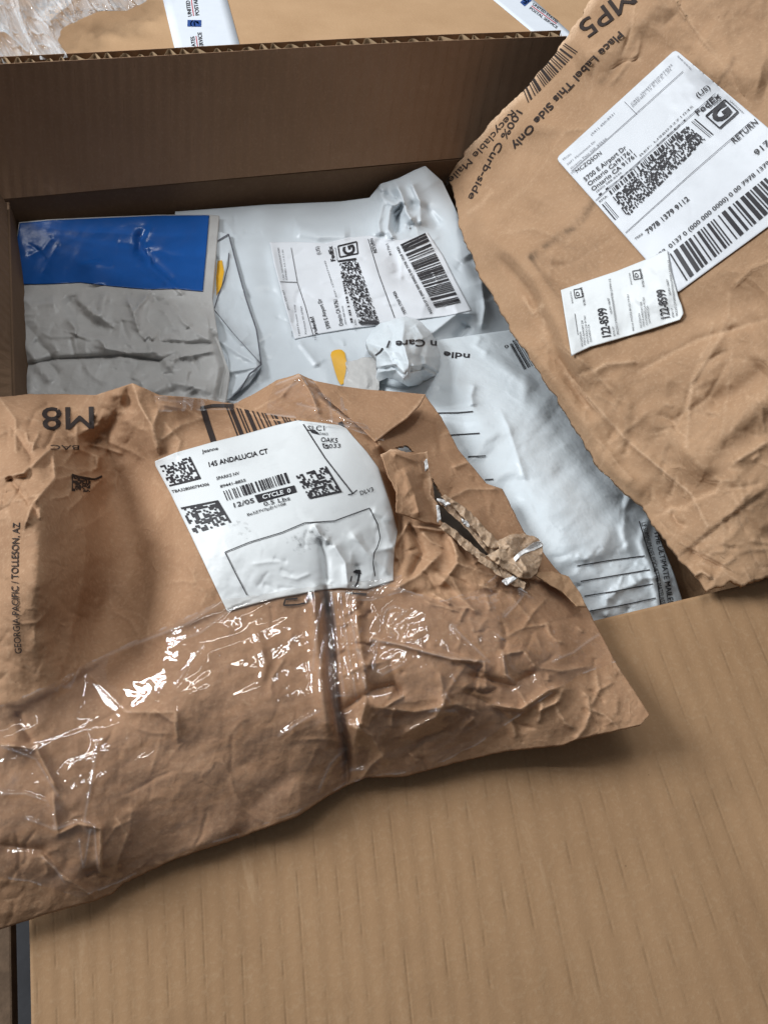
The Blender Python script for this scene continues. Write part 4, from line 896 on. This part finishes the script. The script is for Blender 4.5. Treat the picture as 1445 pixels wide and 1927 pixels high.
k.matrix((301, 877), (358, 859), (378.7, 900.6), (319.4, 915.4), 18, 14, 41, L='rb', fill=.55); k.matrix((340, 955), (410.5, 941), (435, 982), (365.3, 1004), 18, 16, 42, L='rt', fill=.52); k.matrix((556.6, 895.3), (614, 877), (643.4, 925.3), (582.4, 938.4), 18, 16, 43, L='rb', fill=.5)
k.quad((479, 932), (554, 913), (558.7, 925.3), (486, 945.4), 8, 2)
k.line([(570.7, 798), (590, 828), (612, 862), (640, 898), (663.6, 928)], 2.2); k.line([(655, 931), (663.6, 929)], 2); k.line([(663.6, 929), (672, 922)], 2)
k.text('SLC1', (579, 810), (610.6, 810), 9.5, .005); k.quad((583, 808), (597, 812), (601, 818), (586, 814)); k.text('OAK5', (600, 818), (617, 819), 5); k.text('OAK5', (603.6, 831), (635, 833), 9, .005); k.quad((606, 834), (616, 835), (619, 844), (609, 843)); k.text('033', (619, 843), (641, 842), 8)
k.text('DLV3', (679, 931.5), (703.5, 923.5), 8, .008)
k.line([(465, 1120), (445, 1082), (423.5, 1039), (470, 1020), (530, 1002), (573.6, 983.6), (600, 982), (630, 980), (662, 968), (695.3, 956), (711, 987), (715.5, 1012), (710, 1030), (704, 1040), (702, 1060), (706, 1084)], 1.8)
k.poly([(664, 1076), (670, 1072), (678, 1072), (680, 1080), (674, 1080)]); k.line([(676, 1080), (673, 1096), (668, 1104)], 3.5); k.line([(662, 1084), (660, 1094)], 2.5)
k.build('printing', hs(h_fa, .0012), .0006, M_ink, lao)
k = Ink(); k.text('CYCLE  0', (495, 939), (548, 926), 8, .02); k.text('C', (610, 842), (616, 842), 7, .02); k.build('reversed_lettering', hs(h_fa, .0012), .0011, M_labelw, lao)

# folded lip at the top right of the envelope
fl = Coons([(590, 716), (640, 726), (690, 733), (745, 737), (801, 742)], [(801, 742), (790, 762), (765, 787), (735, 808), (706, 831)], [(610, 745), (640, 770), (680, 805), (706, 831)], [(590, 716), (600, 730), (610, 745)])
def h_fl(px, py):
    d = seg_dist(px, py, [(590, 716), (612, 748), (706, 831)])[0]
    return t_fa(px, py)+.006+.012*np.clip(d/90, 0, 1)+.003*crumple(px, py, 60, 81)
patch('folded_lip', fl, h_fl, M_kraftA, fat, 80, 60, .0012, attrs={'wear': lambda px, py: .5*np.exp(-(seg_dist(px, py, [(801, 742), (765, 787), (706, 831)])[0]/3)**2)})
# torn strips beside the slit
ts = Coons([(716, 855), (735, 846), (760, 850), (778, 853), (804, 849)], [(804, 849), (808, 880), (813, 905), (812, 930), (825, 950), (830, 988)], [(745, 962), (775, 975), (800, 982), (830, 988)], [(716, 855), (728, 890), (745, 925), (745, 962)], rag=2.5, seed=5)
ts_s = [([(735, 850), (790, 870), (800, 900)], 5, 9, 'r'), ([(760, 880), (780, 930), (790, 975)], 5, 12, 'r'), ([(800, 860), (795, 920), (820, 980)], -3, 8, 'r')]
def h_ts(px, py): return t_fa(px, py)+.012+strokes(px, py, ts_s)+.006*crumple(px, py, 50, 83)-.006*np.clip((py-930)/60, 0, 1)
patch('torn_flap', ts, h_ts, M_kraftA, fat, 60, 80, .0010, attrs={'wear': lambda px, py: .7*np.exp(-(seg_dist(px, py, [(716, 855), (735, 846), (804, 849), (812, 930), (830, 988)])[0]/4)**2)})
t2 = Coons([(822, 938), (850, 955), (880, 980), (925, 1020), (960, 1055)], [(960, 1055), (955, 1066)], [(826, 946), (846, 966), (880, 996), (915, 1038), (955, 1066)], [(822, 938), (826, 946)], rag=2.5, seed=8)
def h_t2(px, py): return t_fa(px, py)+.008+.006*crumple(px, py, 18, 84)
patch('torn_strip', t2, h_t2, M_torn, fat, 90, 12, .0008)
t3 = Coons([(935, 1020), (955, 1008), (985, 1003), (1010, 1012), (1020, 1022)], [(1020, 1022), (1022, 1050), (1008, 1080)], [(915, 1045), (945, 1068), (975, 1085), (995, 1090), (1008, 1080)], [(935, 1020), (940, 1032), (915, 1045)], rag=3, seed=9)
t3_s = [([(945, 1015), (975, 1045), (1000, 1085)], 7, 7, 'r'), ([(1018, 1025), (975, 1040), (950, 1060)], -5, 6, 'r'), ([(925, 1045), (970, 1062), (990, 1085)], 5, 6, 'r')]
def h_t3(px, py): return t_fa(px, py)+.013+strokes(px, py, t3_s)+.009*crumple(px, py, 26, 85)
patch('torn_flap', t3, h_t3, M_torn, fat, 70, 60, .0010)
for pts, sd in (([(966, 1050), (975, 1040), (990, 1030), (1005, 1020), (1018, 1018), (1021, 1026), (1008, 1034), (985, 1042), (970, 1056)], 1), ([(798, 868), (803, 862), (806, 880), (801, 884)], 2), ([(821, 950), (826, 952), (829, 975), (824, 980)], 3), ([(822, 938), (835, 940), (848, 948), (838, 950)], 4), ([(868, 975), (880, 982), (884, 990), (872, 984)], 5), ([(945, 1092), (965, 1084), (972, 1088), (955, 1100)], 6)):
    n = len(pts)//2; c = Coons(pts[:n+1], [pts[n], pts[n+1] if n+1 < len(pts) else pts[n]], [pts[0]]+list(reversed(pts[n+1:])) if False else [pts[-1]]+list(reversed(pts[n+1:-1])), [pts[0], pts[-1]], rag=1.5, seed=sd)
    patch('torn_padding', c, lambda px, py: (h_t3(px, py) if sd in (1,) else t_fa(px, py)+.012+.004*crumple(px, py, 12, 3))+.002+.004*crumple(px, py, 9, sd), M_fuzz, fat, 30, 14, .0015)
for top_, rt, bt, lf_, sd, lf_h in (
    ([(838, 930), (872, 952), (905, 985), (935, 1018)], [(935, 1018), (940, 1030)], [(830, 934), (862, 962), (895, 1000), (925, 1034), (940, 1030)], [(838, 930), (830, 934)], 31, .012),
    ([(905, 1046), (930, 1056), (960, 1078), (990, 1098)], [(990, 1098), (985, 1110)], [(900, 1056), (925, 1072), (955, 1096), (985, 1110)], [(905, 1046), (900, 1056)], 32, .010),
    ([(832, 984), (856, 996), (884, 1022), (915, 1046)], [(915, 1046), (908, 1056)], [(826, 992), (850, 1008), (876, 1034), (908, 1056)], [(832, 984), (826, 992)], 33, .009)):
    patch('torn_strip', Coons(top_, rt, bt, lf_, rag=4.5, seed=sd), lambda px, py: t_fa(px, py)+lf_h+.006*crumple(px, py, 16, sd), M_torn, fat, 90, 12, .0006)
# raised edge running down from the tear
t4 = Coons([(1000, 1078), (1040, 1075), (1070, 1085)], [(1070, 1085), (1090, 1115), (1104, 1142)], [(1020, 1090), (1060, 1115), (1085, 1140), (1104, 1142)], [(1000, 1078), (1010, 1084), (1020, 1090)], rag=1.5, seed=12)
patch('torn_strip', t4, lambda px, py: t_fa(px, py)+.010+.005*crumple(px, py, 30, 86), M_kraftB, fat, 50, 24, .0010)

# clear tape over the envelope
def film_patch(c, strk, amp, seed, nu, nv, gate=None, base=.0022, scale=60):
    strk = [(p_, a_*(.34 if p_[0][1] > 1380 and p_[0][0] < 300 else (.34 if p_[0][0] > 600 else .22)), w_*1.05, 'g') for p_, a_, w_, k_ in strk]
    def h(px, py):
        g = gate(px, py) if gate else 1.0
        smooth = t_fa(px, py)+strokes(px, py, [s for s in fa_s if s[2] >= 8])*.9
        smooth = smooth+.0048*crumple(px, py, 150, 71)*lab_env(px, py)+.0036+.0013*(fbm((px*.93-py*.37)/170, (px*.37+py*.93)/24, 75, 2)-.5)+.0016*crumple(px, py, 90, 76)
        return np.maximum(h_fa(px, py)+.0005, smooth)+strokes(px, py, strk)+g*amp*(ridged(px/scale, py/scale, seed, 3)+.8*crumple(px, py, scale*.7, seed+1)+.3)+(base-.0022)*.5
    def wr(px, py):
        g = gate(px, py) if gate else 1.0
        r = .25*g*np.clip(ridged(px/scale, py/scale, seed, 3)-.6, 0, 1)
        for s in strk: r = r+.16*np.exp(-(seg_dist(px, py, s[0])[0]/2.5)**2)
        for E_ in (c.e[0], c.e[2]): r = r+.30*np.exp(-(seg_dist(px, py, E_)[0]/2.5)**2)*(fbm(px/30, py/30, 5, 2) > .45)
        r = r+.10*np.clip(ridged((px*.8+py*.6)/80, (px*.6-py*.8)/12, 7, 2)-.5, 0, 1)*g
        return np.clip(r, 0, 1)
    return patch('clear_tape', c, h, M_clear, fat, nu, nv, .0002, attrs={'wear': wr}, shell=False)
def blob(pts):
    return lambda px, py: np.clip(sum(np.exp(-(((px-x)/r)**2+((py-y)/(r2))**2)) for x, y, r, r2 in pts), 0, 1)
tc1 = Coons([(-60, 1345), (30, 1318), (120, 1275), (200, 1230), (300, 1185), (420, 1128), (500, 1118), (580, 1104), (626, 1100)],
            [(626, 1100), (630, 1250), (640, 1350), (652, 1440), (655, 1474)],
            [(-60, 1640), (60, 1660), (150, 1690), (220, 1662), (330, 1608), (450, 1570), (560, 1528), (620, 1492), (655, 1474)], [(-60, 1345), (-60, 1640)], rag=3)
s1 = [([(0, 1405), (35, 1415), (70, 1430), (110, 1497)], 4, 4, 'r'), ([(0, 1495), (50, 1494), (90, 1508), (92, 1515)], 4, 4, 'r'), ([(50, 1540), (105, 1562), (150, 1546)], 4, 4, 'r'), ([(102, 1530), (106, 1560)], 3, 3, 'r'), ([(158, 1546), (180, 1553), (182, 1600), (188, 1640)], 5, 4, 'r'),
      ([(150, 1580), (158, 1632)], 4, 3, 'r'), ([(172, 1560), (160, 1630)], 3, 3, 'r'), ([(80, 1612), (105, 1635), (122, 1660)], 4, 4, 'r'), ([(185, 1398), (172, 1480), (160, 1545)], 2.5, 3, 'r'), ([(330, 1290), (360, 1245), (382, 1215)], 3, 3, 'r'),
      ([(200, 1232), (280, 1202), (350, 1175), (415, 1135)], 3, 3, 'r'), ([(340, 1205), (380, 1190), (430, 1150)], 3, 3, 'r'), ([(525, 1385), (560, 1362), (600, 1338)], 5, 5, 'r'), ([(545, 1380), (555, 1365)], 5, 4, 'r'), ([(588, 1260), (596, 1190), (610, 1130)], 5, 4, 'r'), ([(600, 1270), (612, 1200)], 4, 3, 'r'),
      ([(600, 1490), (622, 1440), (640, 1420)], 5, 4, 'r'), ([(540, 1295), (545, 1300)], 4, 5, 'r')]
film_patch(tc1, s1, .0008, 91, 460, 260, blob([(40, 1500, 90, 70), (170, 1600, 40, 60), (605, 1200, 22, 110), (615, 1440, 36, 50), (565, 1365, 36, 18), (360, 1180, 90, 14)]), scale=70)
tc2 = Coons([(600, 1112), (680, 1112), (740, 1104), (830, 1130), (900, 1110), (960, 1060), (1010, 1085), (1100, 1140)], [(1100, 1140), (1130, 1195), (1158, 1246)],
            [(646, 1478), (700, 1462), (800, 1450), (900, 1400), (1000, 1330), (1090, 1270), (1158, 1246)], [(600, 1112), (612, 1250), (632, 1380), (646, 1478)], rag=3, seed=4)
s2 = [([(700, 1205), (760, 1215), (800, 1228), (850, 1240), (912, 1246)], 5, 4, 'r'), ([(850, 1175), (868, 1195), (905, 1230), (920, 1245)], 5, 5, 'r'), ([(722, 1170), (726, 1150), (745, 1142), (765, 1150), (740, 1170)], 5, 4, 'r'), ([(735, 1190), (742, 1200)], 5, 4, 'r'),
      ([(625, 1120), (640, 1250), (650, 1320)], 5, 4, 'r'), ([(640, 1115), (655, 1220), (672, 1320)], 7, 4, 'r'), ([(655, 1140), (668, 1200), (675, 1240)], 6, 4, 'r'), ([(675, 1225), (690, 1265)], 5, 4, 'r'), ([(680, 1270), (695, 1310)], 5, 4, 'r'), ([(632, 1310), (660, 1310)], 6, 4, 'r'),
      ([(950, 1160), (970, 1140), (985, 1120), (975, 1110)], 5, 4, 'r'), ([(975, 1108), (1000, 1125)], 5, 4, 'r'), ([(945, 1230), (955, 1270), (965, 1284)], 5, 4, 'r'), ([(1040, 1245), (1080, 1228), (1100, 1212), (1125, 1195)], 4, 4, 'r'), ([(720, 1270), (745, 1258), (760, 1250)], 6, 5, 'r'),
      ([(808, 1340), (830, 1338), (860, 1340)], 4, 4, 'r'), ([(850, 1270), (858, 1285)], 4, 4, 'r'), ([(838, 1305), (848, 1325)], 4, 4, 'r'), ([(955, 1378), (962, 1388)], 5, 4, 'r'), ([(660, 1450), (690, 1448)], 6, 5, 'r'), ([(710, 1208), (705, 1260)], 4, 3, 'r'), ([(935, 1195), (950, 1205)], 5, 4, 'r')]
film_patch(tc2, s2, .0011, 97, 400, 260, blob([(660, 1250, 60, 130), (690, 1440, 60, 40), (730, 1180, 60, 60), (800, 1220, 130, 40), (960, 1130, 60, 50), (950, 1240, 60, 50), (1080, 1220, 60, 40), (840, 1310, 50, 50)]), scale=62)
tc3 = Coons([(520, 722), (562, 706), (600, 724), (650, 733), (700, 740)], [(700, 740), (730, 790), (722, 830)], [(500, 780), (560, 786), (620, 792), (680, 815), (722, 830)], [(520, 722), (505, 750), (500, 780)], rag=2, seed=6)
s3 = [([(640, 735), (645, 770), (655, 772)], 5, 4, 'r'), ([(700, 735), (725, 765), (722, 780)], 5, 4, 'r'), ([(600, 740), (620, 750), (625, 790)], 5, 4, 'r'), ([(520, 740), (560, 720)], 4, 4, 'r'), ([(650, 800), (690, 805), (705, 815)], 5, 4, 'r'), ([(560, 760), (600, 770)], 4, 4, 'r')]
film_patch(tc3, s3, .0026, 103, 130, 80, None, base=.004, scale=48)
tc4 = Coons([(290, 745), (330, 747), (400, 748), (450, 757)], [(450, 757), (440, 772)], [(300, 775), (380, 772), (440, 772)], [(290, 745), (300, 775)], rag=2, seed=16)
film_patch(tc4, [([(300, 752), (345, 757)], 4, 4, 'r')], .003, 107, 70, 24, None, base=.003, scale=40)
tc5 = Coons([(655, 1095), (700, 1092), (755, 1082)], [(755, 1082), (762, 1112)], [(650, 1130), (700, 1130), (762, 1112)], [(655, 1095), (650, 1130)], rag=2, seed=19)
film_patch(tc5, [([(660, 1105), (740, 1098)], 3, 3, 'r')], .003, 109, 60, 24, None, base=.004, scale=30)
